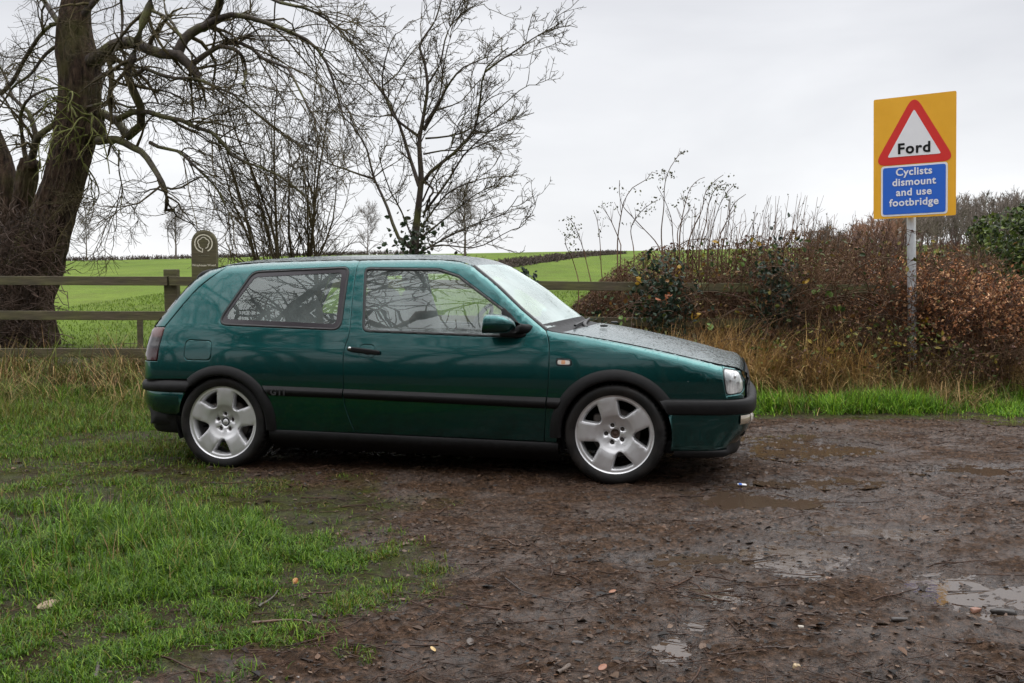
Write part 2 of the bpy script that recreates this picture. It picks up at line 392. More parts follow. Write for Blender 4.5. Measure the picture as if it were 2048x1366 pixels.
ys = 2.2*np.exp(np.linspace(0, math.log(13/2.2), 470)); xs = np.concatenate([np.linspace(-8, -4, 110)[:-1], np.linspace(-4, 4.2, 480), np.linspace(4.2, 8, 110)[1:]])
X, Y = np.meshgrid(xs, ys, indexing='ij'); Z = gz(X, Y)
edge = np.minimum(np.minimum(X+8, 8-X), np.minimum(Y-2.2, 13-Y)); Z = T(X, Y) + (Z-T(X, Y))*np.clip(edge/.4, 0, 1)
g = grassy(X, Y).ravel(); hol = np.clip(.5-detail(X, Y)/.05, 0, 1).ravel(); pm = np.max([np.exp(-.45*(((X-cx)/rx)**2+((Y-cy)/ry)**2)) for cx, cy, rx, ry in PW], 0).ravel()
m = M['ground'] = mat('wet_mud_and_turf_soil', (.05, .035, .03), .5); b = NB(m); v = b.coord()
a = b.n('ShaderNodeVertexColor', layer_name='Col'); sp = b.n('ShaderNodeSeparateColor'); b.l(a.outputs[0], sp.inputs[0])
f1 = b.noise(v, 2.3, 6, .6); f2 = b.noise(v, 38, 6, .7); f3 = b.noise(v, 7, 5, .6)
f4 = b.noise(v, 95, 4, .7)
mud = b.ramp(f2, [(.33, (.011, .0065, .004)), (.5, (.050, .029, .017)), (.68, (.13, .080, .053))])
mud = b.mix(b.mrange(f1, .4, .66, 0, .8), mud, b.ramp(f2, [(.3, (.015, .008, .004)), (.7, (.068, .037, .020))]))
mud = b.mix(b.mrange(f4, .62, .72, 0, .7), mud, (.12, .095, .08)); mud = b.mix(b.mrange(f4, .30, .40, .8, 0), mud, (.010, .007, .0055))
turf = b.mix(b.mrange(f3, .4, .6, 0, 1), b.ramp(f2, [(.3, (.016, .014, .005)), (.55, (.040, .046, .010)), (.75, (.075, .090, .016))]), b.ramp(f2, [(.3, (.012, .008, .005)), (.55, (.036, .028, .013)), (.75, (.055, .055, .014))]))
pmask = b.mrange(b.math('ADD', sp.outputs[2], b.mrange(f3, .3, .7, -.15, .15)), .25, .6, 0, 1); wet = b.math('MAXIMUM', b.mrange(sp.outputs[1], .42, .72, 0, 1), pmask); dry = b.math('ADD', b.mrange(f3, .35, .62, .26, .60), b.mrange(f2, .4, .7, 0, .25))
b.l(b.mix(sp.outputs[0], b.mix(b.mrange(pmask, 0, 1, 0, .5), mud, (.022, .014, .010)), turf), b.b.inputs['Base Color'])
rg = b.math('MULTIPLY', dry, b.mrange(wet, 0, 1, 1, .40)); b.l(b.math('MAXIMUM', rg, b.math('MULTIPLY', sp.outputs[0], .75)), b.b.inputs['Roughness'])
bp = b.bump(f2, 1., .022); b.l(b.bump(f4, .9, .009, bp), b.b.inputs['Normal'])
wp = b.math('MAXIMUM', b.mrange(f1, .5, .6, 0, 1), wet); b.l(b.math('MULTIPLY', b.mrange(wp, 0, 1, .06, .5), b.mrange(sp.outputs[0], 0, 1, 1, .35)), b.b.inputs['Specular IOR Level'])
props(mk('yard', *join([(np.array([(x, y, -.03) for x in np.linspace(-40, 40, 9) for y in np.linspace(-14, 2.3, 4)]), [grid_faces(9, 4)]), (np.array([(x, y, -.03) for x in np.linspace(7.95, 60, 5) for y in np.linspace(2.3, 8.6, 3)]), [grid_faces(5, 3)])]), m), kind='structure')
props(mk('ground', np.stack([X, Y, Z], -1).reshape(-1, 3), [grid_faces(*X.shape)], m, col=np.stack([g, hol, pm], -1)), kind='structure')

m = M['field'] = mat('winter_crop_field', (.11, .22, .03), .7); b = NB(m); v = b.coord('Object', (1, .35, 1)); v2 = b.coord()
f1 = b.noise(v, .22, 5, .6); f2 = b.noise(v2, 6, 6, .7); f3 = b.noise(v2, .9, 5)
c = b.ramp(f1, [(.3, (.068, .110, .013)), (.5, (.098, .155, .018)), (.7, (.13, .185, .027))])
c = b.mix(b.mrange(f2, .3, .6, .55, 0), c, (.055, .060, .018)); c = b.mix(b.mrange(f3, .35, .55, .35, 0), c, (.072, .078, .022))
b.l(c, b.b.inputs['Base Color']); b.l(b.bump(f2, .8, .12), b.b.inputs['Normal']); b.b.inputs['Specular IOR Level'].default_value = .08; b.b.inputs['Roughness'].default_value = .9
ux = np.concatenate([np.linspace(-400, -60, 14)[:-1], np.linspace(-60, 70, 66), np.linspace(70, 400, 14)[1:]]); uy = np.concatenate([np.linspace(-120, 0, 12)[:-1], np.linspace(0, 14, 29)[:-1], np.linspace(14, 130, 60)[:-1], np.linspace(130, 600, 16)])
X, Y = np.meshgrid(ux, uy, indexing='ij'); Z = T(X, Y) - .12*((np.abs(X) < 7.5) & (Y > 2.5) & (Y < 12.4)) - .08*(Y < 8.9)
props(mk('field', np.stack([X, Y, Z], -1).reshape(-1, 3), [grid_faces(*X.shape)], m), kind='structure')

# standing water in the hollows
m = M['water'] = mat('muddy_puddle_water', (.055, .038, .026), .03); b = NB(m); v = b.coord(); b.b.inputs['Specular IOR Level'].default_value = .6
b.l(b.bump(b.noise(v, 26, 3), .06, .01), b.b.inputs['Normal'])
for (cx, cy, rx, ry) in PW:
    t = np.linspace(0, 2*math.pi, 40, endpoint=False); k = 1.5
    z0 = float(np.mean(detail(cx+.5*rx*np.cos(t), cy+.5*ry*np.sin(t)))) + .005
    Vr = np.stack([cx+rx*k*np.cos(t), cy+ry*k*np.sin(t), np.full(40, z0)], -1)
    props(mk('puddle_water', np.concatenate([Vr, [[cx, cy, z0]]]), [np.array([(i, (i+1) % 40, 40) for i in range(40)])], m, smooth=False), kind='structure')
# ------------------------------------------------------------------ the car  (local: x forward, y left, z up)
car = empty('hatchback_car', (-.4425, 6.795, 0), 'dark green three-door hatchback with silver five-spoke wheels parked on the muddy ground', 'car', rz=R_(-12.13))
SIL = np.array([(-1.84, .30, .10), (-1.845, .56, .10), (-1.84, .70, .10), (-1.805, .86, .10), (-1.73, .97, .09), (-1.64, 1.085, .08), (-1.54, 1.19, .07), (-1.44, 1.252, .06), (-1.30, 1.285, .06), (-1.04, 1.302, .06), (-.6, 1.313, .06), (-.1, 1.315, .06), (.13, 1.311, .055), (.25, 1.300, .05), (.34, 1.27, .04), (.43, 1.205, .035), (.527, 1.13, .035), (.672, 1.005, .035), (.825, .888, .035), (.92, .874, .045), (1.03, .859, .05), (1.2, .832, .05), (1.37, .80, .055), (1.54, .764, .06), (1.70, .727, .07), (1.83, .697, .08), (1.915, .680, .09), (1.955, .660, .11), (1.979, .60, .13), (1.985, .5, .13), (1.975, .25, .13)])
_zk = np.array([.05, .2, .3, .45, .58, .70, .755, .785, .86, .95, 1.1, 1.28, 1.45]); _wk = np.array([.775, .812, .828, .841, .845, .839, .832, .823, .802, .768, .710, .632, .55])
_zz = np.linspace(.05, 1.45, 400)
def _pchip(xk, yk, x):
    h = np.diff(xk); d = np.diff(yk)/h; m = np.zeros(len(xk)); m[0] = d[0]; m[-1] = d[-1]
    for i in range(1, len(xk)-1):
        if d[i-1]*d[i] > 0: w1 = 2*h[i]+h[i-1]; w2 = h[i]+2*h[i-1]; m[i] = (w1+w2)/(w1/d[i-1]+w2/d[i])
    i = np.clip(np.searchsorted(xk, x, 'right')-1, 0, len(xk)-2); t = (x-xk[i])/h[i]
    return (1+2*t)*(1-t)**2*yk[i] + t*(1-t)**2*h[i]*m[i] + t*t*(3-2*t)*yk[i+1] + t*t*(t-1)*h[i]*m[i+1]
_ww = _pchip(_zk, _wk, _zz)
def silh(x, z):
    a = SIL[:-1, :2]; ab = SIL[1:, :2]-a; P = np.stack([x, z], -1)[:, None, :]
    t = np.clip(np.sum((P-a)*ab, -1)/np.sum(ab*ab, -1), 0, 1); D = np.linalg.norm(P-a-ab*t[..., None], axis=-1)
    k = D.argmin(1); i = np.arange(len(x)); tt = t[i, k]
    return D[i, k], SIL[k, 2]*(1-tt)+SIL[k+1, 2]*tt
def wid(x, z):
    x = np.asarray(x, float); z = np.asarray(z, float)
    w = np.interp(z, _zz, _ww)
    w = w - .10*np.clip(x-1.0, 0, 9)**2 - .09*np.clip(-x-1.1, 0, 9)**2
    d, r = silh(x, z); q = np.clip(r-np.maximum(d, .0012), 0, r)
    return w - (r - np.sqrt(np.maximum(r*r-q*q, 0)))
def side(x, z, off=0.):
    """point and outward normal on the car's right side (y < 0)"""
    x = np.asarray(x, float); z = np.asarray(z, float); e = .002
    w = wid(x, z); wx = (wid(x+e, z)-wid(x-e, z))/(2*e); wz = (wid(x, z+e)-wid(x, z-e))/(2*e)
    n = nrm(np.stack([-wx, -np.ones_like(wx), -wz], -1)); p = np.stack([x, -w, z], -1)
    return p + n*np.asarray(off)[..., None], n
def panel(outer, holes=(), off=0., depth=.014, step=.035, gap=.002, round_=.0025):
    """a pressed panel cut from the side surface: outline and holes in (x, z). Returns V, F, normals."""
    outer = np.asarray(outer, float)
    if gap: outer = inset(outer, gap)
    hs = [inset(np.asarray(h, float), -gap) if gap else np.asarray(h, float) for h in holes]
    loops = [dens(outer, .014)] + [dens(h, .012) for h in hs]
    rings = [dens(inset(l, .004*s), .02) for l, s in zip(loops, [1]+[-1]*len(hs))] if round_ else []
    lo = outer.min(0); hi = outer.max(0)
    gx, gy = np.meshgrid(np.arange(lo[0], hi[0], step), np.arange(lo[1], hi[1], step), indexing='ij')
    gpnt = np.stack([gx.ravel()+.25*step*np.tile([0, 1], gx.size)[:gx.size], gy.ravel()], -1)
    keep = pip(gpnt, outer)
    for h in hs: keep &= ~pip(gpnt, h)
    gpnt = gpnt[keep]
    allb = np.concatenate(loops + rings)
    if len(gpnt): gpnt = gpnt[np.min(np.linalg.norm(gpnt[:, None]-allb[None], axis=-1), 1) > .012]
    pts = [Vector(p) for p in np.concatenate([allb, gpnt])]
    ed = []; n = 0
    for l in loops: ed += [(n+i, n+(i+1) % len(l)) for i in range(len(l))]; n += len(l)
    r = delaunay_2d_cdt(pts, ed, [], 0, 1e-6)
    P = np.array([tuple(p) for p in r[0]]); Fc = np.array([f for f in r[2] if len(f) == 3])
    c = P[Fc].mean(1); k = pip(c, loops[0])
    for l in loops[1:]: k &= ~pip(c, l)
    Fc = Fc[k]
    a = P[Fc]; area = np.cross(a[:, 1]-a[:, 0], a[:, 2]-a[:, 0]); Fc[area < 0] = Fc[area < 0][:, ::-1]
    o = off(P[:, 0], P[:, 1]) if callable(off) else np.full(len(P), off)
    E = np.concatenate([Fc[:, [0, 1]], Fc[:, [1, 2]], Fc[:, [2, 0]]]); key = {}
    for i, (u, v) in enumerate(E): key.setdefault((min(u, v), max(u, v)), []).append(i)
    bd = np.array([E[q[0]] for q in key.values() if len(q) == 1])
    isb = np.zeros(len(P), bool); isb[bd.ravel()] = True
    V, Nn = side(P[:, 0], P[:, 1], o - round_*isb)
    # outward in-plane direction at the rim
    od = np.zeros((len(P), 3))
    for u, v in bd:
        t = V[v]-V[u]; q = np.cross(t, Nn[u]); q /= np.linalg.norm(q)+1e-9; od[u] += q; od[v] += q
    Nb = Nn.copy()
    if round_: Nb[isb] = nrm(Nn[isb] + .9*nrm(od[isb]))
    ids = np.nonzero(isb)[0]; mp_ = -np.ones(len(P), int); mp_[ids] = len(V)+np.arange(len(ids))
    V2 = np.concatenate([V, V[ids]-Nn[ids]*depth + 0]); N2 = np.concatenate([Nb, nrm(od[ids])])
    Q = np.stack([bd[:, 1], bd[:, 0], mp_[bd[:, 0]], mp_[bd[:, 1]]], -1)
    return V2, [Fc, Q], N2
def mirror(V, F, Nn=None):
    s = np.array([1, -1, 1]); return V*s, [f[:, ::-1] for f in F], (Nn*s if Nn is not None else None)
def both(fn):
    """right and left copies of a panel in one mesh (body shells)"""
    V, F, Nn = fn; V2, F2, N2 = mirror(V, F, Nn)
    return np.concatenate([V, V2]), F + [f+len(V) for f in F2], np.concatenate([Nn, N2])
def catF(F):
    d = {}
    for f in F: d.setdefault(f.shape[1], []).append(f)
    return [np.concatenate(x) for x in d.values()]
def pan(name, args, material, parent, s=1):
    V, F, Nn = args
    if s < 0: V, F, Nn = mirror(V, F, Nn)
    return mk(name, V, F, material, parent, normals=Nn)
def loft(A, B, prof, s=1):
    """strip between two (x,z) lines; prof: (fraction, offset)"""
    A = np.asarray(A, float); B = np.asarray(B, float); V = []
    for f, o in prof:
        P = A + (B-A)*f; V.append(side(P[:, 0], P[:, 1], np.full(len(P), o))[0])
    V = np.stack(V, 1); nu, nv = V.shape[:2]
    return V.reshape(-1, 3), [grid_faces(nu, nv)]
def both2(vf):
    V, F = vf; V2, F2, _ = mirror(V, F); return join([(V, F), (V2, F2)])
def arc(c, r, a0, a1, n=40): t = np.radians(np.linspace(a0, a1, n)); return np.stack([c[0]+r*np.cos(t), c[1]+r*np.sin(t)], -1)
AXF, AXR, AXZ, RA = 1.2375, -1.2375, .285, .322
TAIL = [(-1.318, 1.262), (-1.462, 1.144), (-1.547, 1.044), (-1.623, .944), (-1.668, .884)]
tailc = np.array(smooth_line(TAIL, 14))
def silseg(x0, z0, x1, z1):
    i = np.argmin(np.hypot(SIL[:, 0]-x0, SIL[:, 1]-z0)); j = np.argmin(np.hypot(SIL[:, 0]-x1, SIL[:, 1]-z1)); return SIL[i:j+1, :2]
SEAMR = smooth_line([(-.405, 1.311), (-.406, 1.13), (-.398, .95), (-.396, .852), (-.415, .775), (-.421, .72), (-.42, .524), (-.417, .441), (-.403, .379), (-.374, .296), (-.352, .245)], 30)
SEAMF = smooth_line([(.826, .886), (.845, .83), (.852, .76), (.853, .62), (.842, .492), (.828, .33), (.822, .23)], 16)
QWIN = fillet([(-1.30, .901), (-1.105, 1.242), (-.452, 1.268), (-.453, .874)], [.05, .09, .045, .06], 8)
DWIN = fillet([(-.312, .868), (-.352, 1.262), (.13, 1.254), (.262, 1.213), (.60, .983), (.735, .839)], [.045, .035, .10, .06, .2, .045], 8)
FLAP = fillet([(-1.502, .679), (-1.495, .806), (-1.31, .801), (-1.308, .678)], .035, 6)
RECESS = fillet([(-.322, .712), (-.318, .79), (-.222, .79), (-.222, .71)], .035, 6)
REP = fillet([(.898, .684), (.898, .722), (.984, .719), (.984, .683)], .018, 6)
HEADL = fillet([(1.853, .679), (1.936, .664), (1.966, .60), (1.968, .548), (1.952, .533), (1.872, .525), (1.856, .62)], [.012, .03, .03, .02, .02, .02, .2], 5)
# rear quarter
arcr = arc((AXR, AXZ), RA, 5, 122); q_out = np.concatenate([SEAMR, [(-.92, .245)], arcr, [(-1.835, .545), (-1.838, .667)], [(-1.70, .667), (-1.688, .769), (-1.668, .884)], tailc[::-1][1:], silseg(-1.30, 1.285, -.6, 1.313)[0:]])
P_q = panel(q_out, [QWIN, FLAP])
V, F, Nn = both(P_q)
arcf = arc((AXF, AXZ), RA, 46, 175)
w_out = np.concatenate([SEAMF, [(.895, .225)], arcf[::-1], [(1.54, .478), (1.972, .50), (1.970, .52)], HEADL[::-1][3:][:0], [(1.95, .527), (1.87, .519), (1.848, .62), (1.846, .687)], silseg(.825, .888, 1.70, .727)[::-1]])
P_w = panel(w_out, [REP]); V2, F2, N2 = both(P_w)
# tailgate side strips belong to the tailgate; sill paint strip under the doors is part of the body
def strip(P, cv, ny=28, lift=0., y0=-1., y1=1.):
    """surface across the car along a silhouette line: P (n,2), cv (n,2) crown vectors"""
    P = np.asarray(P, float); cv = np.asarray(cv, float); hy = wid(P[:, 0], P[:, 1]); t = np.linspace(y0, y1, ny)
    q = (1-t*t)[None, :]; X = P[:, 0:1]+cv[:, 0:1]*q; Zz = P[:, 1:2]+cv[:, 1:2]*q; Y = hy[:, None]*t[None, :]
    Vv = np.stack([X, Y, Zz+lift], -1)
    dU = np.gradient(Vv, axis=0); dV = np.gradient(Vv, axis=1); nn = nrm(np.cross(dU, dV)); nn *= np.sign(nn[..., 2:3].mean()+1e-9)
    return Vv.reshape(-1, 3), [grid_faces(*X.shape)], nn.reshape(-1, 3)
def interp_cv(P, keys):
    k = np.array(keys, float); s = np.linspace(0, 1, len(P)); return np.stack([np.interp(s, k[:, 0], k[:, 1]), np.interp(s, k[:, 0], k[:, 2])], -1)
rP = smooth_line(silseg(-1.44, 1.252, .34, 1.27), 50); rV, rF, rN = strip(rP, interp_cv(rP, [(0, -.05, .035), (.3, -.01, .045), (.8, .02, .045), (1, .045, .02)]))
fP = smooth_line(silseg(1.915, .680, 1.97, .25), 20); fV, fF, fN = strip(fP, interp_cv(fP, [(0, .014, .006), (1, .02, 0)]))
n1_, n2_, n3_ = len(V), len(V)+len(V2), len(V)+len(V2)+len(rV)
body = mk('body', np.concatenate([V, V2, rV, fV]), catF(F+[f+n1_ for f in F2]+[f+n2_ for f in rF]+[f+n3_ for f in fF]), M['paint'], car, normals=np.concatenate([Nn, N2, rN, fN]))
# inner dark shell closes the panel gaps
sh = np.concatenate([[(-1.80, .25)], [(-1.6, .25)], arc((AXR, AXZ), .335, 180, 0)[0:], arc((AXF, AXZ), .335, 180, 0), [(1.9, .25)], inset(SIL[:, :2], 0)[::-1][1:] * [1, 1] - np.array([0, .004])])
sh = np.array([p for p in sh if -1.82 < p[0] < 1.96])
Vs, Fs, Ns = panel(inset(sh, .006), [inset(QWIN, -.004), inset(DWIN, -.004)], off=-.016, gap=0, round_=0, step=.06, depth=.03)
pl = [(Vs, Fs), mirror(Vs, Fs)[:2], rbox((.05, 0, .48), (3.35, 1.20, .58), 8, 8), rbox((0, 0, .27), (2.0, 1.50, .22), 8, 8)]
for ax in (AXF, AXR):
    for s in (-1, 1):
        v, f = lathe([(.338, s*.80), (.338, s*.55), (.0, s*.55)], 40, 'y', R_(-20), R_(200)); v[:, 0] += ax; v[:, 2] += AXZ; pl.append((v, f))
pl.append(bevbox(-1.62, 1.75, -.70, .70, .17, .24))
v_, f_ = join(pl); mk('underbody', v_, f_, M['dark'], car)
# doors
d_out = np.concatenate([SEAMR[::-1], silseg(-.6, 1.313, .825, .888)[1:-1], SEAMF])
hx, hz = -.27, .75
bowl = lambda x, z: -.022*np.clip(1-((x-hx)/.052)**2-((z-hz)/.044)**2, 0, 1)
P_d = panel(d_out, [DWIN, RECESS]); P_bowl = panel(RECESS, off=bowl, gap=0, step=.012, round_=0, depth=.01)
def tri_mirror_base(): return fillet([(.556, 1.028), (.752, .836), (.55, .846)], [.015, .05, .02], 5)
def glass_of(outline, off=-.007): return panel(inset(outline, .006), off=off, gap=0, round_=0, depth=.004, step=.05)
def ring(outline, wd, off, depth=.012): return panel(outline, [inset(outline, wd)], off=off, gap=0, round_=.002, depth=depth, step=.5)
def smesh(name, vf, material, parent, s=1, smooth=True):
    V, F = vf
    if s < 0: V, F, _ = mirror(np.asarray(V, float), F)
    return mk(name, V, F, material, parent, smooth)
for s in (1, -1):
    door = pan('door', P_d, M['paint'], car, s)
    pan('handle_recess', P_bowl, M['paint'], door, s)
    V, F = rbox((0, 0, 0), (.208, .030, .030), 5, 10, ('Y', R_(6))); c, nn = side(np.array([-.287]), np.array([.751]), np.array([.014])); smesh('door_handle', (V+c[0], F), M['plastic'], door, s)
    v, f = lathe([(.0, -.003), (.0085, -.003), (.010, 0), (.010, .01)], 20); c, _ = side(np.array([-.372]), np.array([.761]), np.array([.029])); smesh('lock', (v+c[0], f), M['chrome'], door, s)
    pan('window', glass_of(DWIN), M['glass'], door, s)
    pan('window_seal', ring(DWIN, .013, .003), M['rubber'], door, s)
    # mirror: base triangle and housing
    mv = panel(tri_mirror_base(), off=.012, gap=0, step=.03, depth=.02)
    arm = []; K = 9; cen = [(.70, -.795, .893, .055, .030), (.672, -.83, .895, .052, .030), (.64, -.865, .905, .05, .035)]
    t = np.linspace(0, 2*math.pi, 20, endpoint=False)
    rings_ = [np.stack([cx+a*np.cos(t), np.full(20, cy)+.02*np.cos(t), cz+bb*np.sin(t)], -1) for cx, cy, cz, a, bb in cen]
    av = np.concatenate(rings_); af = [grid_faces(3, 20, cv=True)]
    V_, F_ = join([(mv[0], mv[1]), (av, af)]); smesh('mirror_base', (V_, F_), M['plastic'], door, s)
    # housing: front bulges forward, flat glass faces back
    hv = []; cy0 = -.935
    for xx, ky, kz, zc in [(.495, .96, .97, .928), (.502, 1.0, 1.0, .928), (.53, 1.0, 1.0, .928), (.565, .97, .97, .927), (.60, .88, .88, .923), (.63, .72, .72, .916), (.65, .5, .5, .910), (.659, .22, .22, .905), (.661, .01, .01, .904)]:
        cs, sn = np.cos(t), np.sin(t); e = .6
        hv.append(np.stack([np.full(20, xx)+.012*sn, cy0+.012+.086*ky*np.sign(cs)*np.abs(cs)**e, zc+.056*kz*np.sign(sn)*np.abs(sn)**e], -1))
    mir = smesh('mirror_housing', (np.concatenate(hv), [grid_faces(len(hv), 20, cv=True)]), M['paint'], door, s)
    gv = hv[1]*[1, 1, 1] + np.array([.004, 0, 0]); smesh('mirror_glass', (np.concatenate([(gv-gv.mean(0))*.96+gv.mean(0), [gv.mean(0)]]), [np.array([(i, (i+1) % 20, 20) for i in range(20)])]), M['mirrorglass'], door, s, False)
    # quarter window, fuel flap, lamps
    pan('rear_side_window', glass_of(QWIN), M['glass'], car, s)
    pan('window_border', panel(inset(QWIN, .012), [fillet([(-1.252, .94), (-1.085, 1.205), (-.50, 1.233), (-.49, .913)], [.03, .04, .02, .03], 6)], off=-.0035, gap=0, round_=0, depth=.002, step=.2), M['frit'], car, s)
    pan('window_seal', ring(QWIN, .011, .003), M['rubber'], car, s)
    if s > 0: pan('fuel_flap', panel(FLAP, off=.0005), M['paint'], car, s)
    else: pan('side_panel', panel(FLAP, gap=0), M['paint'], car, s)
    rp = pan('side_repeater', panel(inset(REP, .006), off=lambda x, z: .004+0*x, gap=0, step=.01), M['clear'], car, s)
    pan('bulb', panel(fillet([(.925, .69), (.925, .715), (.952, .714), (.952, .69)], .008, 4), off=.0055, gap=0, step=.02, depth=.003), M['amber'], rp, s)
    pan('bezel', panel(inset(REP, -.002), [inset(REP, .006)], off=.005, gap=0, step=.5, depth=.01), M['rubber'], rp, s)
    hl = pan('headlight', panel(HEADL, off=-.003, gap=.003, step=.012), M['lens'], car, s)
    pan('bezel', panel(inset(HEADL, -.004), [inset(HEADL, .003)], off=-.006, gap=0, step=.5, depth=.03), M['rubber'], hl, s)
    so = np.concatenate([[(1.846, .693), (1.846, .51), (1.983, .51)], silseg(1.830, .697, 1.979, .60)[::-1] - np.array([0, .0015])])
    pan('headlight_surround', panel(so, [inset(HEADL, -.004)], off=-.005, gap=0, step=.02, depth=.03), M['paint'], car, s)
    tl = [(-1.668, .884), (-1.688, .769), (-1.70, .667), (-1.836, .667), (-1.838, .70), (-1.800, .86), (-1.79, .882)]
    pan('tail_light', panel(tl[::-1], off=.002, gap=.003, step=.02), M['tail'], car, s)
# tailgate
tg = [np.array(silseg(-1.845, .56, -1.30, 1.285)), 0]
tP = smooth_line(silseg(-1.845, .56, -1.44, 1.252), 40); tV, tF, tN = strip(tP, interp_cv(tP, [(0, -.06, 0), (.6, -.07, .02), (1, -.05, .035)]))
ts = panel(np.concatenate([tailc[::-1], silseg(-1.73, .97, -1.30, 1.285)[::-1], [(-1.79, .884)]]), gap=.0025)
ts2 = both(ts); tn = len(tV)
tg = mk('tailgate', np.concatenate([tV, ts2[0]]), catF(tF+[f+tn for f in ts2[1]]), M['paint'], car, normals=np.concatenate([tN*np.where(tN[:, :1] > 0, -1, 1), ts2[2]]))
gP = smooth_line([(-1.745, .955), (-1.64, 1.088), (-1.545, 1.19)], 16); gv, gf, gn = strip(gP, interp_cv(gP, [(0, -.067, .012), (1, -.055, .03)]), y0=-.88, y1=.88); mk('rear_window', gv+np.array([-.006, 0, .004]), gf, M['frit'], tg)
prof = smooth_line([(-1.39, 1.262), (-1.46, 1.256), (-1.52, 1.236), (-1.553, 1.203), (-1.556, 1.184), (-1.54, 1.178), (-1.50, 1.188), (-1.45, 1.212), (-1.39, 1.24)], 26)
yy = np.array([-.585, -.58, -.56, -.45, 0, .45, .56, .58, .585]); sc_ = np.array([.2, .7, .95, 1, 1.02, 1, .95, .7, .2]); cxy = prof.mean(0)
sv = np.stack([np.stack([cxy[0]+(prof[:, 0]-cxy[0])*k - .03*(1-(y/.58)**2), np.full(26, y), cxy[1]+(prof[:, 1]-cxy[1])*k + .02*(1-(y/.58)**2)], -1) for y, k in zip(yy, sc_)])
mk('roof_spoiler', sv.reshape(-1, 3), [grid_faces(9, 26, cv=True)], M['plastic'], tg)
# bonnet, windscreen, cowl, wiper
bP = smooth_line(silseg(.825, .888, 1.915, .680)[1:], 50); bV, bF, bN = strip(bP, interp_cv(bP, [(0, .10, .022), (.15, .07, .03), (.8, .022, .028), (1, .014, .008)]), ny=40)
mk('bonnet', bV, bF, M['paint'], car, normals=bN)
wP = smooth_line(silseg(.34, 1.27, .825, .888), 30); cvw = interp_cv(wP, [(0, .045, .02), (.5, .10, .03), (1, .12, .022)]); wV, wF, wN = strip(wP, cvw, ny=40)
ws = mk('windscreen', wV, wF, M['screen'], car, normals=wN)
# black border round the screen: side seals and the lower band
for s in (1, -1):
    A = np.array(wP); hy = wid(A[:, 0], A[:, 1]); v = []
    for k, (dy, lf) in enumerate([(.004, -.006), (.002, .006), (-.012, .008), (-.03, .003)]): v.append(np.stack([A[:, 0]+.006*k*.5, s*(hy+dy), A[:, 1]+lf], -1))
    v = np.stack(v, 1); mk('screen_seal', v.reshape(-1, 3), [grid_faces(v.shape[0], 4)], M['rubber'], ws)
cP = smooth_line([(.787, .916), (.825, .889), (.90, .873), (.93, .868)], 14); cV, cF, cN = strip(cP, interp_cv(cP, [(0, .118, .027), (.4, .115, .026), (1, .102, .02)]), lift=.001); mk('cowl', cV, cF, M['plastic'], car)
def tubeV(P, r, ns=8):
    P = np.asarray(P, float); t = nrm(np.gradient(P, axis=0)); ref = np.where(np.abs(t[:, 2:3]) > .9, np.array([[1., 0, 0]]), np.array([[0, 0, 1.]])); u = nrm(np.cross(t, ref)); v = np.cross(t, u)
    a = np.linspace(0, 2*math.pi, ns, endpoint=False); r = np.broadcast_to(np.asarray(r, float), (len(P),))
    V = P[:, None]+r[:, None, None]*(np.cos(a)[None, :, None]*u[:, None]+np.sin(a)[None, :, None]*v[:, None])
    return V.reshape(-1, 3), [grid_faces(len(P), ns, cv=True)]
wp = [tubeV(smooth_line([(.985, -.30, .902), (.975, -.1, .922), (.955, .15, .926), (.92, .42, .918)], 10), .008), tubeV(smooth_line([(.958, -.52, .905), (.960, 0, .924), (.905, .5, .914)], 10), .007), tubeV([(1.0, -.32, .885), (.985, -.30, .902), (.98, -.22, .912)], .014)]
v_, f_ = join(wp); mk('wiper', v_, f_, M['rubber'], car)
for y in (-.3, .3): v_, f_ = rbox((1.11, y, .897), (.05, .028, .016), 3, 6); mk('washer_jet', v_, f_, M['rubber'], car)
# grille between the lamps
gq = smooth_line(silseg(1.955, .660, 1.985, .5), 24); gq = gq[(gq[:, 1] > .535) & (gq[:, 1] < .665)]; gq = smooth_line(gq, 26); gv, gf, gn = strip(gq, interp_cv(gq, [(0, .014, .006), (1, .018, 0)]), y0=-.8, y1=.8)
gv = gv.reshape(26, 28, 3); gv[..., 0] += np.where(np.arange(26) % 6 < 3, .012, .005)[:, None]; mk('grille', gv.reshape(-1, 3), gf, M['plastic'], car)
# mouldings, arches, sills
A0, B0 = np.array([(-.955, .528), (-.423, .5185)]), np.array([(-.905, .4685), (-.423, .461)])
for A, B, bodyp in ((A0, B0, car), (np.array([(-.417, .518), (.838, .4955)]), np.array([(-.414, .461), (.833, .431)]), car), (np.array([(.846, .495), (.93, .4935)]), np.array([(.841, .431), (.90, .430)]), car)):
    a, bq = dens(A, .03, False), dens(B, .03, False); k = max(len(a), len(bq)); a = smooth_line(A, k) if len(A) > 2 else A[0]+(A[1]-A[0])*np.linspace(0, 1, k)[:, None]; bq = B[0]+(B[1]-B[0])*np.linspace(0, 1, k)[:, None]
    vf = loft(a, bq, [(-.02, -.004), (.0, .002), (.06, .006), (.32, .017), (.36, .019), (.80, .018), (.84, .014), (.98, .012), (1.0, .008), (1.01, -.004)])
    for s in (1, -1): smesh('side_moulding', vf, M['plastic'], bodyp, s)
for (ax, r0, r1, a0, a1) in ((AXF, .313, .381, 30, 184), (AXR, .300, .364, -6, 131)):
    n_ = 50; vf = loft(arc((ax, AXZ), r1, a0, a1, n_), arc((ax, AXZ), r0, a0, a1, n_), [(-.02, -.006), (.0, .002), (.05, .006), (.2, .013), (.5, .021), (.8, .024), (.95, .021), (1., .012), (1., -.05)])
    for s in (1, -1): smesh('wheel_arch_trim', vf, M['plastic'], car, s)
n_ = 40; A = np.stack([np.linspace(-.925, .905, n_), np.linspace(.252, .225, n_)], -1)
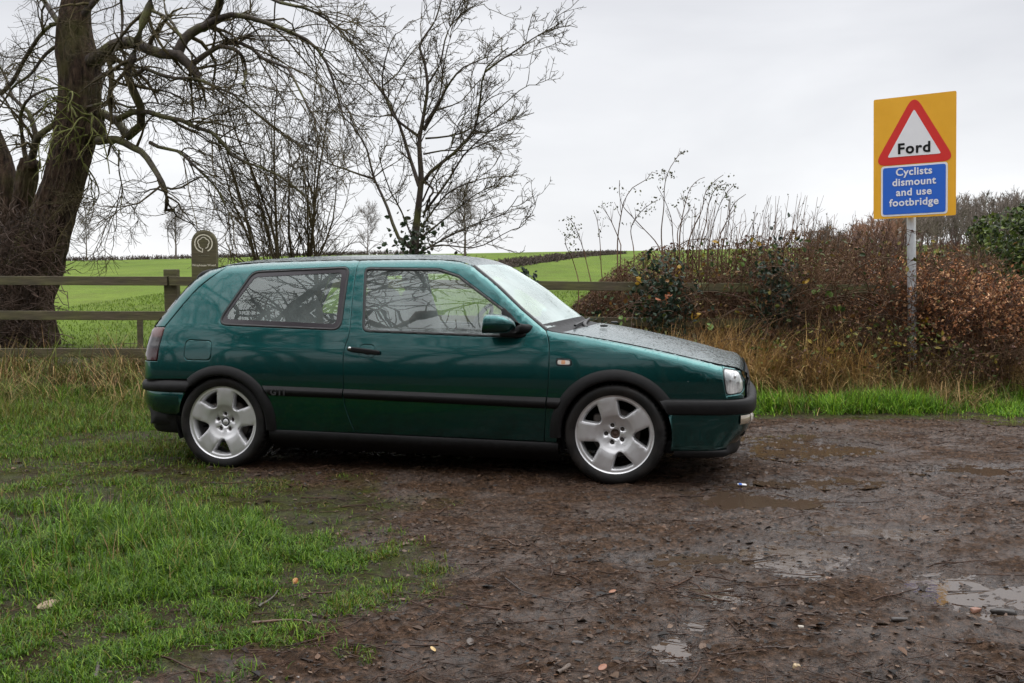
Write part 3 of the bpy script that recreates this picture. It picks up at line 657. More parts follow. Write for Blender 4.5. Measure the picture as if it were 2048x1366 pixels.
vf = loft(A, A-np.array([0, .07]), [(-.02, -.01), (0, .0), (.06, .006), (.6, .008), (1., -.004), (1.4, -.035), (1.9, -.05), (2., -.12)])
for s in (1, -1): smesh('sill', vf, M['plastic'], car, s)
# GTI letters on the rear moulding
def text_mesh(txt, size, extrude=.001, offset=0., align='CENTER', spacing=1.):
    c = bpy.data.curves.new('txt', 'FONT'); c.body = txt; c.size = size; c.extrude = extrude; c.offset = offset; c.align_x = align; c.space_character = spacing; c.resolution_u = 4
    o = bpy.data.objects.new('txt', c); COL.objects.link(o); dg = bpy.context.evaluated_depsgraph_get(); me = bpy.data.meshes.new_from_object(o.evaluated_get(dg))
    bpy.data.objects.remove(o); bpy.data.curves.remove(c); return me
M['badge'] = mat('worn_badge_letters', (.03, .03, .032), .4)
for s in (1,):
    me = text_mesh('GTI', .052, .002, .0012, spacing=1.15); v = np.zeros(len(me.vertices)*3, np.float32); me.vertices.foreach_get('co', v); v = v.reshape(-1, 3)
    q, _ = side(np.array([-.845]), np.array([.474]), np.array([.020])); me.vertices.foreach_set('co', np.stack([q[0, 0]+v[:, 0]*1.1, q[0, 1]-.001-v[:, 2], q[0, 2]+v[:, 1]], -1).astype(np.float32).ravel()); me.materials.append(M['badge'])
    o = bpy.data.objects.new('badge_lettering', me); COL.objects.link(o); o.parent = car
# bumpers: a cross-section swept along the plan line
def sweep(path, secs, clip=(1, .33)):
    P = smooth_line(path, 70); t = nrm(np.gradient(P, axis=0)); nn = np.stack([t[:, 1], -t[:, 0]], -1)
    V = []
    for i in range(len(P)):
        V.append([(P[i, 0]+nn[i, 0]*o, P[i, 1]+nn[i, 1]*o, z) for o, z in secs(i/(len(P)-1), nn[i])])
    V = np.array(V); h = np.sqrt(np.maximum(clip[1]**2-(V[..., 2]-AXZ)**2, 0)); V[..., 0] = np.maximum(V[..., 0], AXF+h) if clip[0] > 0 else np.minimum(V[..., 0], AXR-h)
    return V.reshape(-1, 3), [grid_faces(V.shape[0], V.shape[1])]
half = [(1.47, -.842), (1.6, -.836), (1.75, -.816), (1.86, -.785), (1.94, -.74), (2.0, -.66), (2.03, -.54), (2.043, -.3), (2.05, 0)]
fpath = half + [(x, -y) for x, y in half[-2::-1]]
def zst(u): return .005*np.clip((abs(u-.5)-.25)*-4, 0, 1)
ftop = lambda u, n: [(-.10, .497), (-.03, .500), (-.006, .496), (.004, .485), (.008, .462), (.006, .425), (.0, .413), (-.012, .410)]
def flow(u, n):
    k = sstep(.1, .9, n[0])
    return [(-.012, .409), (-.012, .395), (-.012-.004*k, .36), (-.016-.008*k, .325), (-.018-.036*k, .27), (-.02-.066*k, .235), (-.022-.09*k, .203), (-.06-.11*k, .20)]
def flip(u, n):
    k = sstep(.1, .9, n[0])
    return [(-.03-.10*k, .262 if k > .5 else .204), (-.024-.075*k, .258 if k > .5 else .203), (-.024-.07*k, .235 if k > .5 else .195), (-.024-.062*k, .19), (-.03-.066*k, .168), (-.05-.07*k, .158), (-.12-.08*k, .157)]
bm_ = mk('front_bumper', *sweep(fpath, flow), M['paint'], car)
mk('bumper_strip', *sweep(fpath, ftop), M['plastic'], bm_); mk('front_spoiler_lip', *sweep([(max(x, 1.585) if i in (0, len(fpath)-1) else x, y) for i, (x, y) in enumerate(fpath)], flip), M['plastic'], bm_)
fs = sweep(fpath, lambda u, n: [(-.008, .404), (-.003, .400), (-.005, .362), (-.014, .350)]); fv = fs[0].reshape(70, 4, 3)
for s in (0, 1):
    ii = np.nonzero((fv[:, 1, 0] > 1.93) & (np.abs(fv[:, 1, 1]) > .56) & ((fv[:, 1, 1] < 0) == (s == 0)))[0]; sel = fv[ii[0]:ii[-1]+1]; n_ = len(sel); fo = mk('fog_lamp', sel.reshape(-1, 3), [grid_faces(n_, 4)], M['fog'], bm_)
    hf = n_//2; k = (sel[hf:] if s == 0 else sel[:n_-hf]).copy(); k[..., 0] += .003; mk('indicator_lens', k.reshape(-1, 3), [grid_faces(len(k), 4)], M['clear'], fo)
half = [(-1.40, -.842), (-1.52, -.842), (-1.64, -.832), (-1.75, -.80), (-1.83, -.745), (-1.885, -.66), (-1.91, -.5), (-1.925, -.25), (-1.93, 0)]
rpath = ([(x, -y) for x, y in half] + half[-2::-1])
rtop = lambda u, n: [(-.09, .566), (-.05, .562), (-.012, .543), (.004, .524), (.010, .512), (.010, .482), (.004, .474), (-.008, .470)]
rlow = lambda u, n: [(-.008, .4695), (-.006, .455), (-.006, .40), (-.022, .345), (-.045, .318), (-.05, .316)]
rval = lambda u, n: [(-.04, .319), (-.043, .312), (-.052, .26), (-.062, .215), (-.075, .200), (-.14, .196)]
rb = mk('rear_bumper', *sweep(rpath, rlow, (-1, .31)), M['paint'], car); mk('bumper_strip', *sweep(rpath, rtop, (-1, .31)), M['plastic'], rb); mk('rear_valance', *sweep(rpath, rval, (-1, .31)), M['plastic'], rb)
# interior
def seat(x, y, bench=False):
    wdt = 1.15 if bench else .5
    return join([rbox((x, y, .62), (.5, wdt, .2), 4, 10), rbox((x-.30, y, .86), (.16, wdt*.94, .56), 4, 10, ('Y', R_(-14))), rbox((x-.39, y, 1.19), (.09, .26, .16), 3, 8, ('Y', R_(-8)))])
for y in (-.36, .36): v_, f_ = seat(.02, y); mk('front_seat', v_, f_, M['seat'], car)
v_, f_ = seat(-.85, 0, True); mk('rear_seat', v_, f_, M['seat'], car)
v_, f_ = rbox((.58, 0, .78), (.46, 1.42, .26), 5, 12); mk('dashboard', v_, f_, M['trimdark'], car)
v_, f_ = lathe([(.185+.014*math.cos(a), .014*math.sin(a)) for a in np.linspace(0, 2*math.pi, 9)], 40, 'z'); st = join([(v_, f_), rbox((0, 0, -.01), (.12, .16, .05), 3, 6), rbox((0, 0, -.005), (.02, .36, .02), 3, 6)])
rotm = np.array(Matrix.Rotation(R_(-62), 3, 'Y')); mk('steering_wheel', st[0]@rotm.T+np.array([.30, -.36, .86]), st[1], M['trimdark'], car)
v_, f_ = rbox((.30, 0, 1.215), (.02, .2, .06), 3, 6); mk('interior_mirror', v_, f_, M['trimdark'], car)
# wheels
def make_wheel(off_deg, rusty):
    Ro = .2355
    def hole(a):
        pts = []
        for t in np.linspace(-19.3, 19.3, 9): pts.append((.2045*math.cos(R_(t)), .2045*math.sin(R_(t))))
        pts += [(.122, .0245), (.106, .012), (.106, -.012), (.122, -.0245)]
        P = fillet(pts, [.016]+[0]*7+[.016, .03, .02, .02, .03], 6); c, s = math.cos(a), math.sin(a)
        return np.stack([P[:, 0]*c-P[:, 1]*s, P[:, 0]*s+P[:, 1]*c], -1)
    holes = [hole(R_(off_deg+72*k)) for k in range(5)]
    circ = lambda r, n, cx=0, cy=0: np.stack([cx+r*np.cos(np.linspace(0, 2*math.pi, n, endpoint=False)), cy+r*np.sin(np.linspace(0, 2*math.pi, n, endpoint=False))], -1)
    bolts = [circ(.0135, 14, .052*math.cos(R_(off_deg+36+3+72*k)), .052*math.sin(R_(off_deg+36+3+72*k))) for k in range(5)]
    depth = lambda r: np.interp(r, [0, .03, .06, .085, .098, .108, .116, .14, .217, .2225, .2265, .231, .234, .2355], [.035, .036, .033, .026, .020, .0145, .0115, .0095, .0075, .0085, .0045, .0, .0005, .004])
    loops = [circ(Ro, 120), circ(.0285, 24)] + [dens(h, .006) for h in holes] + bolts
    extra = [circ(r, n) for r, n in ((.234, 120), (.231, 120), (.2265, 120), (.2225, 120), (.217, 110), (.116, 60), (.108, 56), (.098, 50), (.085, 40), (.045, 24), (.072, 30), (.15, 60), (.185, 70))]
    rim_h = [inset(dens(h, .006), -.003) for h in holes]
    ex = np.concatenate(extra + rim_h); ok = np.ones(len(ex), bool)
    for l in loops[1:]: ok &= ~pip(ex, l)
    ex = ex[ok]; bb_ = np.concatenate(loops); ex = ex[np.min(np.linalg.norm(ex[:, None]-bb_[None], axis=-1), 1) > .0012]
    pts = [Vector(p) for p in np.concatenate([bb_, ex])]; ed = []; n = 0
    for l in loops: ed += [(n+i, n+(i+1) % len(l)) for i in range(len(l))]; n += len(l)
    r = delaunay_2d_cdt(pts, ed, [], 0, 1e-7); P = np.array([tuple(p) for p in r[0]]); Fc = np.array([f for f in r[2] if len(f) == 3]); c = P[Fc].mean(1); k = pip(c, loops[0])
    for l in loops[1:]: k &= ~pip(c, l)
    Fc = Fc[k]; a = P[Fc]; ar = np.cross(a[:, 1]-a[:, 0], a[:, 2]-a[:, 0]); Fc[ar < 0] = Fc[ar < 0][:, ::-1]
    rr = np.hypot(P[:, 0], P[:, 1]); E = np.concatenate([Fc[:, [0, 1]], Fc[:, [1, 2]], Fc[:, [2, 0]]]); key = {}
    for i, (u, v) in enumerate(E): key.setdefault((min(u, v), max(u, v)), []).append(i)
    bd = np.array([E[q[0]] for q in key.values() if len(q) == 1]); isb = np.zeros(len(P), bool); isb[bd.ravel()] = True; inner = isb & (rr < .22)
    V = np.stack([P[:, 0], depth(rr)+.0022*inner, P[:, 1]], -1); ids = np.nonzero(isb)[0]; m1 = -np.ones(len(P), int); m1[ids] = len(V)+np.arange(len(ids))
    # walls: taper into the holes (2 steps); the outer edge goes back as the barrel
    cen = np.zeros((len(ids), 2)); hc = np.array([h.mean(0) for h in holes]); 
    pid = P[ids]; ri = rr[ids]; nearest = hc[np.argmin(np.linalg.norm(pid[:, None]-hc[None], axis=-1), 1)]
    big = (ri < .22) & (ri > .075); wall = np.stack([pid[:, 0], V[ids, 1]+np.where(big, .042, .03), pid[:, 1]], -1)
    wall[big, 0] += (nearest-pid)[big, 0]*.17; wall[big, 2] += (nearest-pid)[big, 1]*.17
    Q = np.stack([bd[:, 1], bd[:, 0], m1[bd[:, 0]], m1[bd[:, 1]]], -1)
    V = np.concatenate([V, wall]); barrel = lathe([(.232, .012), (.222, .02), (.212, .05), (.208, .14), (.215, .19)], 72)
    Vj, Fj = join([(V, [Fc, Q]), barrel])
    wheel = mk('wheel', Vj, Fj, M['alloy'])
    tp = [(.229, .000), (.2325, -.003), (.238, -.006), (.252, -.011), (.268, -.012), (.280, -.008), (.288, .0), (.2935, .010), (.2965, .022), (.298, .034), (.2985, .05)]
    for y0 in (.052, .092, .132): tp += [(.2985, y0), (.2915, y0+.002), (.2915, y0+.009), (.2985, y0+.011)]
    tp += [(.298, .17), (.296, .185), (.289, .20), (.275, .21), (.25, .21), (.228, .198)]
    nT = 240; tv, tf = lathe(tp, nT); tv = tv.reshape(nT, len(tp), 3)
    kk = ((np.arange(nT) % 4) == 0); shd = [j for j, q in enumerate(tp) if .2885 < q[0] < .2985 and (q[1] < .035 or q[1] > .165)]
    for j in shd: tv[kk, j, 0] *= .978; tv[kk, j, 2] *= .978
    mk('tyre', tv.reshape(-1, 3), tf, M['tyre'], wheel)
    bd_ = [lathe([(.0, .07), (.07, .07), (.075, .078), (.142, .078), (.142, .098), (.0, .098)], 48)]
    cal = rbox((.115*math.cos(R_(150)), .085, .115*math.sin(R_(150))), (.07, .05, .11), 4, 8)
    v_, f_ = join(bd_+[cal]); mk('brake_disc', v_, f_, M['steel'], wheel)
    bl = []
    for kx in range(5):
        aa = R_(off_deg+39+72*kx); v_, f_ = lathe([(.0, .047), (.0055, .047), (.0058, .044), (.009, .044), (.0105, .05), (.014, .055)], 12); v_[:, 0] += .052*math.cos(aa); v_[:, 2] += .052*math.sin(aa); mk('wheel_bolt', v_, f_, M['steel'], wheel)
    if rusty: v_, f_ = lathe([(.0, .047), (.008, .046), (.010, .052), (.02, .052), (.022, .046), (.0275, .05), (.03, .055)], 28); mk('centre_bore', v_, f_, M['rust'], wheel)
    else:
        v_, f_ = lathe([(.0, .033), (.012, .034), (.018, .037), (.0195, .044)], 28); mk('centre_cap', v_, f_, M['alloy'], wheel)
        v_, f_ = lathe([(.019, .042), (.024, .044), (.0275, .048), (.03, .055)], 28); mk('centre_bore', v_, f_, M['dark'], wheel)
    return wheel
def copy_part(o, parent):
    c = o.copy(); COL.objects.link(c); c.parent = parent
    for ch in list(o.children):
        d = ch.copy(); COL.objects.link(d); d.parent = c
    return c
wf = make_wheel(68, True); wr = make_wheel(50, False)
wf['label'] = 'front alloy wheel with open rusty centre'; wr['label'] = 'rear alloy wheel with silver centre cap'
for w0, x, yw, cam_ in ((wf, AXF, .835, 0), (wr, AXR, .828, 1.2)):
    w0.parent = car; w0.location = (x, -yw, AXZ+.002); w0.rotation_euler = (R_(-cam_), 0, 0)
    c = copy_part(w0, car); c.location = (x, yw, AXZ+.002); c.rotation_euler = (R_(cam_), 0, math.pi); c['label'] = ('front' if x > 0 else 'rear') + ' alloy wheel on the far side'
# ------------------------------------------------------------------ road sign
def sign():
    c = at(1828, 313, 10.0); Wd, Hh = .775, 1.205; yaw = R_(32)
    base = at(1835, 700, 10.0); gz0 = float(T(base[0], 10.0))
    root = empty('road_sign', (base[0], 10.03, gz0-.05), 'yellow backed ford warning sign with red triangle and blue cyclist panel on grey pole', 'road sign')
    def A(o): o.parent = root; return o
    top = np.array([c[0], 10.03, c[2]+.3]) - np.array([base[0], 10.03, gz0-.05]); dirv = nrm(top)
    v, f = tubeV([dirv*t + np.array([0, .075, 0]) for t in (0, .6, 1.2, 1.8, np.linalg.norm(top))], .0425, 20); mk('pole', v, f, M['steelpost'], root)
    off = np.array([c[0], 10.0, c[2]]) - np.array([base[0], 10.03, gz0-.05])
    Rm = np.array(Matrix.Rotation(-yaw, 3, 'Z') @ Matrix.Rotation(R_(-1.0), 3, 'Y'))
    # sign faces the camera: local x right, z up, -y out
    def put(name, poly, d, mtl, th=.0015, parent=None, hole=None):
        P = np.asarray(poly, float); n = len(P)
        fr = np.stack([P[:, 0], np.full(n, -d), P[:, 1]], -1); bk = fr + [0, th, 0]
        if hole is None:
            pts = [Vector(p) for p in P]; r = delaunay_2d_cdt(pts, [(i, (i+1) % n) for i in range(n)], [], 1, 1e-7)
            tri = np.array([[q for q in f] for f in r[2]]); a = P[tri]; ar = np.cross(a[:, 1]-a[:, 0], a[:, 2]-a[:, 0]); tri[ar < 0] = tri[ar < 0][:, ::-1]
            V = np.concatenate([fr, bk]); i = np.arange(n); j = (i+1) % n; F = [tri, tri[:, ::-1]+n, np.stack([j, i, i+n, j+n], -1) if np.sum(P[:, 0]*np.roll(P[:, 1], -1)-np.roll(P[:, 0], -1)*P[:, 1]) > 0 else np.stack([i, j, j+n, i+n], -1)]
        return mk(name, V@Rm.T+off, F, mtl, parent or root, smooth=False)
    rect = lambda w, h, cz, r: fillet([(-w/2, cz-h/2), (w/2, cz-h/2), (w/2, cz+h/2), (-w/2, cz+h/2)], r, 7)
    put('backing_board', rect(Wd, Hh, 0, .018), 0, M['s_yellow'], .004)
    t0 = Hh/2
    ap, bs, hw = t0-.012, t0-.672, .385
    tr_ = np.array([(-hw, bs), (hw, bs), (0, ap+.03)]); r_ = fillet(tr_, .075, 9)
    put('red_triangle', r_, .003, M['s_red']); ti = fillet(inset(tr_, .078), .012, 4); put('white_triangle', ti, .006, M['s_white'])
    put('white_border', rect(.625, .505, t0-.932, .035), .003, M['s_white']); put('blue_panel', rect(.590, .470, t0-.932, .024), .006, M['s_blue'])
    def txt(name, s, size, z, mtl, bold, d, sp=1.05, sx_=1.):
        me = text_mesh(s, size, .0008, bold, spacing=sp); v = np.zeros(len(me.vertices)*3, np.float32); me.vertices.foreach_get('co', v); v = v.reshape(-1, 3)
        v = np.stack([v[:, 0]*sx_, -d-v[:, 2], v[:, 1]+z], -1)@Rm.T+off; me.vertices.foreach_set('co', v.astype(np.float32).ravel()); me.materials.append(mtl); o = bpy.data.objects.new(name, me); COL.objects.link(o); o.parent = root
    txt('ford_lettering', 'Ford', .145, t0-.565, M['s_black'], .0042, .009, 1.12, 1.03)
    for k, (s, w) in enumerate((('Cyclists', 1.), ('dismount', 1.), ('and use', 1.), ('footbridge', 1.))):
        txt('panel_lettering', s, .102, t0-.782-.101*k, M['s_white'], .0022, .009, 1.07, w*1.0)
    # clips and channel rails at the back
    for z in (t0-.2, t0-.95):
        v, f = bevbox(-.3, .3, .006, .03, z-.02, z+.02, .003); mk('channel_rail', v@Rm.T+off, f, M['s_grey'], root, False)
    return root
sign()
# ------------------------------------------------------------------ waymarker post of the wood
def marker():
    Yd = 9.95; c = at(410, 540, Yd); zt = at(410, 460, Yd)[2]; w = .245; g0 = float(T(c[0], Yd))
    root = empty('waymarker_post', (c[0], Yd, g0), 'round topped dark timber marker board carved with a white tree emblem behind the car', 'marker post', rz=R_(3))
    h = zt-g0; P = [(-w/2, 0), (w/2, 0)] + [(w/2*math.cos(a), h-.14+.14*math.sin(a)) for a in np.linspace(0, math.pi, 24)]
    P = np.array(P)*[1, 1]; n = len(P); V = []; 
    for y, k in ((.04, 1), (-.034, 1), (-.04, .965)):
        q = (P-[0, h/2])*k+[0, h/2]; V.append(np.stack([q[:, 0], np.full(n, y), q[:, 1]], -1))
    V = np.concatenate(V+[np.array([[0, .04, h/2], [0, -.04, h/2]])]); i = np.arange(n); j = (i+1) % n
    F = [np.concatenate([np.stack([i+a*n, j+a*n, j+a*n+n, i+a*n+n], -1)[:, ::-1] for a in (0, 1)]), np.concatenate([np.stack([i, j, np.full(n, 3*n)], -1)[:, ::-1], np.stack([i+2*n, j+2*n, np.full(n, 3*n+1)], -1)])]
    mk('board', V, F, M['wood'], root, smooth=False)
    cz = h-.135
    def ribbon(name, P, wd):
        P = np.asarray(P, float); t = nrm(np.gradient(P, axis=0)); nn = np.stack([-t[:, 1], t[:, 0]], -1)*wd/2
        a, bq = P+nn, P-nn; V = np.concatenate([np.stack([q[:, 0], np.full(len(P), -.0425), q[:, 1]], -1) for q in (a, bq)]+[np.stack([q[:, 0], np.full(len(P), -.039), q[:, 1]], -1) for q in (a, bq)]); m = len(P)
        i = np.arange(m-1); F = [np.concatenate([np.stack([i, i+m, i+m+1, i+1], -1), np.stack([i+2*m, i, i+1, i+2*m+1], -1), np.stack([i+m, i+3*m, i+3*m+1, i+m+1], -1)])]
        mk(name, V, F, M['worn'], root, smooth=False)
    R0 = .085; a = np.radians(np.linspace(-62, 240, 50)); rim = np.stack([R0*np.cos(a), cz+R0*np.sin(a)], -1)
    lob = []
    for t in np.radians(np.linspace(-70, 250, 90)): r = .046+.011*abs(math.sin(2.5*(t-math.pi/2)+math.pi/2))**.8; lob.append((r*math.cos(t), cz+.004+r*math.sin(t)))
    ribbon('emblem_ring', np.concatenate([rim, [(-.012, cz-.088), (-.010, cz-.05)]]), .010); ribbon('emblem_tree', lob, .008)
    for s, z, sz, dm in (('Wrayhouse Wood', cz-.225, .030, M['worn']), ('THE WOODLAND', cz-.125, .014, M['wood']), ('welcome', cz-.275, .016, M['wood'])):
        me = text_mesh(s, sz, .0006, .0002); v = np.zeros(len(me.vertices)*3, np.float32); me.vertices.foreach_get('co', v); v = v.reshape(-1, 3); me.vertices.foreach_set('co', np.stack([v[:, 0], -.041-v[:, 2], v[:, 1]+z], -1).astype(np.float32).ravel())
        me.materials.append(M['worn'] if dm is M['worn'] else M['drycarve']); o = bpy.data.objects.new('carved_lettering', me); COL.objects.link(o); o.parent = root
M['drycarve'] = mat('faded_carving', (.15, .14, .09), .8)
marker()
# ------------------------------------------------------------------ timber fence
def fence():
    Yf = 10.55
    root = empty('timber_fence', (0, Yf, 0), 'weathered three rail timber fence running between the parking ground and the field', 'fence')
    railz = lambda px, k: at(px, [560, 629, 703][k] + (.0118+.001*k)*max(px-150, 0)*1. + 0*px, Yf)[2]
    posts = [-330, 343, 1016, 1330, 1560, 1900]
    zr = {}
    for px in posts:
        x = at(px, 560, Yf)[0]; g0 = float(T(x, Yf)); zt = railz(px, 0)+.125
        v, f = bevbox(-.07, .07, -.05, .06, g0-.3-zt, 0, .008); n_ = len(v); o = mk('post', v, f, M['wood'], root, False, loc=(x, 0, zt)); o.rotation_euler = (R_(RNG.uniform(-1, 1)), R_(RNG.uniform(-1.2, 1.2)), 0)
    for a, bq in zip(posts[:-1], posts[1:]):
        for k in range(3):
            xa, xb = at(a, 560, Yf)[0]+.012, at(bq, 560, Yf)[0]-.012; za, zb = railz(a, k), railz(bq, k)
            Ln = math.hypot(xb-xa, zb-za); n = 24; xs_ = np.linspace(0, Ln, n); V = []
            for i, xx in enumerate(xs_):
                wv = .006*(fbm(np.array([xx*1.7+a*.1]), np.array([k*3.+a]), 2)[0]-.5); tw = .004*math.sin(xx*2+a)
                for dy, dz in ((-.022, -.044), (-.019, -.047), (.019, -.047), (.022, -.044), (.022, .044), (.019, .047), (-.019, .047), (-.022, .044)): V.append((xx, dy+tw, dz+wv*(1.3 if dz > 0 else .8)))
            V = np.array(V); F = [grid_faces(n, 8, cv=True)]
            caps = np.array([(0, 7, 1, 1)]);
            o = mk('rail', V, F, M['wood'], root, False, loc=(xa, -.078+.01*(k == 1), za)); o.rotation_euler = (0, -math.atan2(zb-za, xb-xa), 0)
fence()
# an old broken stake in the field edge and the far sign
def stake():
    c = at(280, 640, 11.6); g0 = float(T(c[0], 11.6)); v, f = bevbox(-.028, .028, -.028, .028, -.2, c[2]-g0+.01, .006)
    props(mk('stake', v, f, M['wood'], None, False, loc=(c[0], 11.6, g0)), 'short thin timber stake in the field just beyond the fence', 'stake')
stake()
def far_sign():
    Y0 = 62.; c = at(1797, 463, Y0); g0 = float(T(c[0], Y0)); root = empty('distant_sign', (c[0], Y0, g0), 'tiny pale road sign on a post far off below the wood', 'road sign')
    v, f = tubeV([(0, 0, -.3), (0, 0, c[2]-g0+.2)], .05, 8); mk('pole', v, f, M['s_grey'], root)
    v, f = bevbox(-.13, .13, -.09, -.06, c[2]-g0-.12, c[2]-g0+.25, .01); mk('plate', v, f, M['steelpost'], root, False)
    v, f = bevbox(-.09, .09, -.09, -.06, c[2]-g0-.5, c[2]-g0-.2, .01); mk('plate', v, f, M['s_grey'], root, False)
far_sign()
# ------------------------------------------------------------------ vegetation builders
def tubes(P, R, S=3):
    """P (B,N,3), R (B,N) -> V, F"""
    B, Nn, _ = P.shape
    t = nrm(np.gradient(P, axis=1)); ref = np.where(np.abs(t[..., 2:3]) > .92, np.array([1., 0, 0]), np.array([0, 0, 1.])); u = nrm(np.cross(t, ref)); v = np.cross(t, u)
    a = np.linspace(0, 2*math.pi, S, endpoint=False)
    V = P[:, :, None]+R[:, :, None, None]*(np.cos(a)[:, None]*u[:, :, None]+np.sin(a)[:, None]*v[:, :, None])
    f = grid_faces(Nn, S, cv=True); F = (f[None]+(np.arange(B)*Nn*S)[:, None, None]).reshape(-1, 4)
    return V.reshape(-1, 3), [F]
def spawn(rng, P, R, m, t0, t1, ang, ln, wig, bias, rr, N=5, tip=.25, rmin=.003, lenpow=0., prefer=None):
    """m children on every parent branch"""
    B, K, _ = P.shape; idx = np.repeat(np.arange(B), m); n = len(idx); t = rng.uniform(t0, t1, n)*(K-1); i = np.clip(t.astype(int), 0, K-2); fr = (t-i)[:, None]
    pos = P[idx, i]*(1-fr)+P[idx, i+1]*fr; tan = nrm(P[idx, i+1]-P[idx, i]); rad = R[idx, i]*(1-fr[:, 0])+R[idx, i+1]*fr[:, 0]
    w = nrm(np.cross(tan, rng.normal(size=(n, 3)))); a = rng.normal(ang[0], ang[1], n)[:, None]; d = nrm(np.cos(a)*tan+np.sin(a)*w)
    if prefer is not None: d = nrm(d+np.array(prefer)*rng.uniform(.0, 1, (n, 1)))
    Ls = rng.uniform(*ln, n)*(1 - .45*(t/(K-1)))
    Q = np.empty((n, N, 3)); Q[:, 0] = pos
    for k in range(1, N):
        d = nrm(d+rng.normal(scale=wig, size=(n, 3))+np.array(bias)); Q[:, k] = Q[:, k-1]+d*(Ls/(N-1))[:, None]
    r0 = np.maximum(np.minimum(rad*rr, rad*.9), rmin); r1 = np.maximum(r0*tip, rmin*.7)
    return Q, r0[:, None]+(r1-r0)[:, None]*np.linspace(0, 1, N)[None]
def pack(levels, sides):
    return join([tubes(P, R, S) for (P, R), S in zip(levels, sides)])
def limbs(specs, rng, wob=.5, N=14):
    """hand traced limbs: (pixel points, start depth, end depth, r0, r1)"""
    P = []; R = []
    for pts, y0, y1, r0, r1 in specs:
        q = smooth_line(pts, N); t = np.linspace(0, 1, N); yv = y0+(y1-y0)*t+wob*np.sin(t*rng.uniform(3, 7)+rng.uniform(0, 6))*t*.6
        P.append([at(a, b_, y) for (a, b_), y in zip(q, yv)]); R.append(r0+(r1-r0)*t**.8)
    return np.array(P), np.array(R)
def trunk_mesh(P, R, S=18, rough=.10, seed=1, flare=0.):
    """a big trunk with lumpy bark relief"""
    P = np.asarray(P, float); n = 190; S = S*3; Q = smooth_line(P, n); Rr = np.interp(np.linspace(0, 1, n), np.linspace(0, 1, len(R)), R)
    V, F = tubeV(Q, 1.0, S*2); V = V.reshape(n, S*2, 3); D = V-Q[:, None]; a = np.arange(S*2)
    A, I = np.meshgrid(a, np.arange(n)); k = 1+rough*(fbm(A*.18+seed*9, I*.07, 4)-.5)*2.2; rdg = np.abs(fbm(A*.42+seed*5+.9*fbm(A*.1, I*.08, 2), I*.055+seed, 3, .6)-.5)*2; k = k-.085*np.clip(.34-rdg, 0, 1)/.34*min(1, rough*9); k = k+.02*(fbm(A*.9, I*.5, 2)-.5)
    k[:, -3:] = k[:, -3:]*np.array([.67, .33, 0])[None]+k[:, :3]*np.array([.33, .67, 1])[None]
    return (Q[:, None]+D*(Rr[:, None]*k)[..., None]).reshape(-1, 3), F
def leaves(rng, C, size, cols, nb=None, spread=1.0, up=0., fold=.25, aspect=.62):
    """leaf-shaped faces at C (n,3); cols (k,3) palette"""
    n = len(C); s = size*rng.uniform(.6, 1.3, n)[:, None] if np.isscalar(size) else np.asarray(size)[:, None]
    u = nrm(rng.normal(size=(n, 3))); w = nrm(np.cross(u, rng.normal(size=(n, 3))+np.array([0, 0, up]))); nn = np.cross(u, w)
    out = [C-u*s, C-u*s*.35+w*s*aspect+nn*s*fold, C+u*s*.35+w*s*aspect*.9+nn*s*fold, C+u*s, C+u*s*.35-w*s*aspect*.9+nn*s*fold, C-u*s*.35-w*s*aspect+nn*s*fold]
    V = np.stack(out, 1).reshape(-1, 3); b0 = np.arange(n)[:, None]*6
    F = [np.concatenate([b0+np.array([[0, 1, 2, 3]]), b0+np.array([[0, 3, 4, 5]])])]
    cols = np.asarray(cols, float); c = cols[rng.integers(0, len(cols), n)]*rng.uniform(.65, 1.3, (n, 1)); return V, F, np.repeat(c, 6, 0)
def blades(rng, base, h, wd, lean, cols, curl=1.0, dirs=None, seg=3, tilt=.25):
    """grass blades: base (n,3), heights, widths"""
    n = len(base); a = rng.uniform(0, 2*math.pi, n) if dirs is None else dirs
    t0 = np.abs(rng.normal(0, tilt, n))+1e-3; d = np.stack([np.cos(a), np.sin(a), 0*a], -1); sd = np.stack([-np.sin(a+rng.normal(0, .6, n)), np.cos(a), 0*a], -1); sd = nrm(sd)
    l = np.abs(rng.normal(lean, lean*.5, n)); V = []; 
    for k in range(seg+1):
        t = k/seg; ang = l*(t**1.0)*curl*1.0
        # integrate an arc
        an = np.maximum(ang, 1e-3); hh = h*t*(np.sin(t0+an)-np.sin(t0))/an; xx = h*t*(np.cos(t0)-np.cos(t0+an))/an
        c = base+d*xx[:, None]; c = c.copy(); c[:, 2] += hh; w = (wd*(1-t)**.7)[:, None]
        if k < seg: V += [c-sd*w, c+sd*w]
        else: V += [c]
    m = 2*seg+1; V = np.stack(V, 1).reshape(-1, 3); b0 = np.arange(n)[:, None]*m
    F = [np.concatenate([b0+np.array([[2*k, 2*k+1, 2*k+3, 2*k+2]]) for k in range(seg-1)]) if seg > 1 else np.zeros((0, 4), int), b0+np.array([[2*seg-2, 2*seg-1, 2*seg]])]
    cols = np.asarray(cols, float); c = cols[rng.integers(0, len(cols), n)]*rng.uniform(.6, 1.35, (n, 1)); return V, F, np.repeat(c, m, 0)
def jc(parts):
    V, F = join([(p[0], p[1]) for p in parts]); return V, F, np.concatenate([p[2] for p in parts])

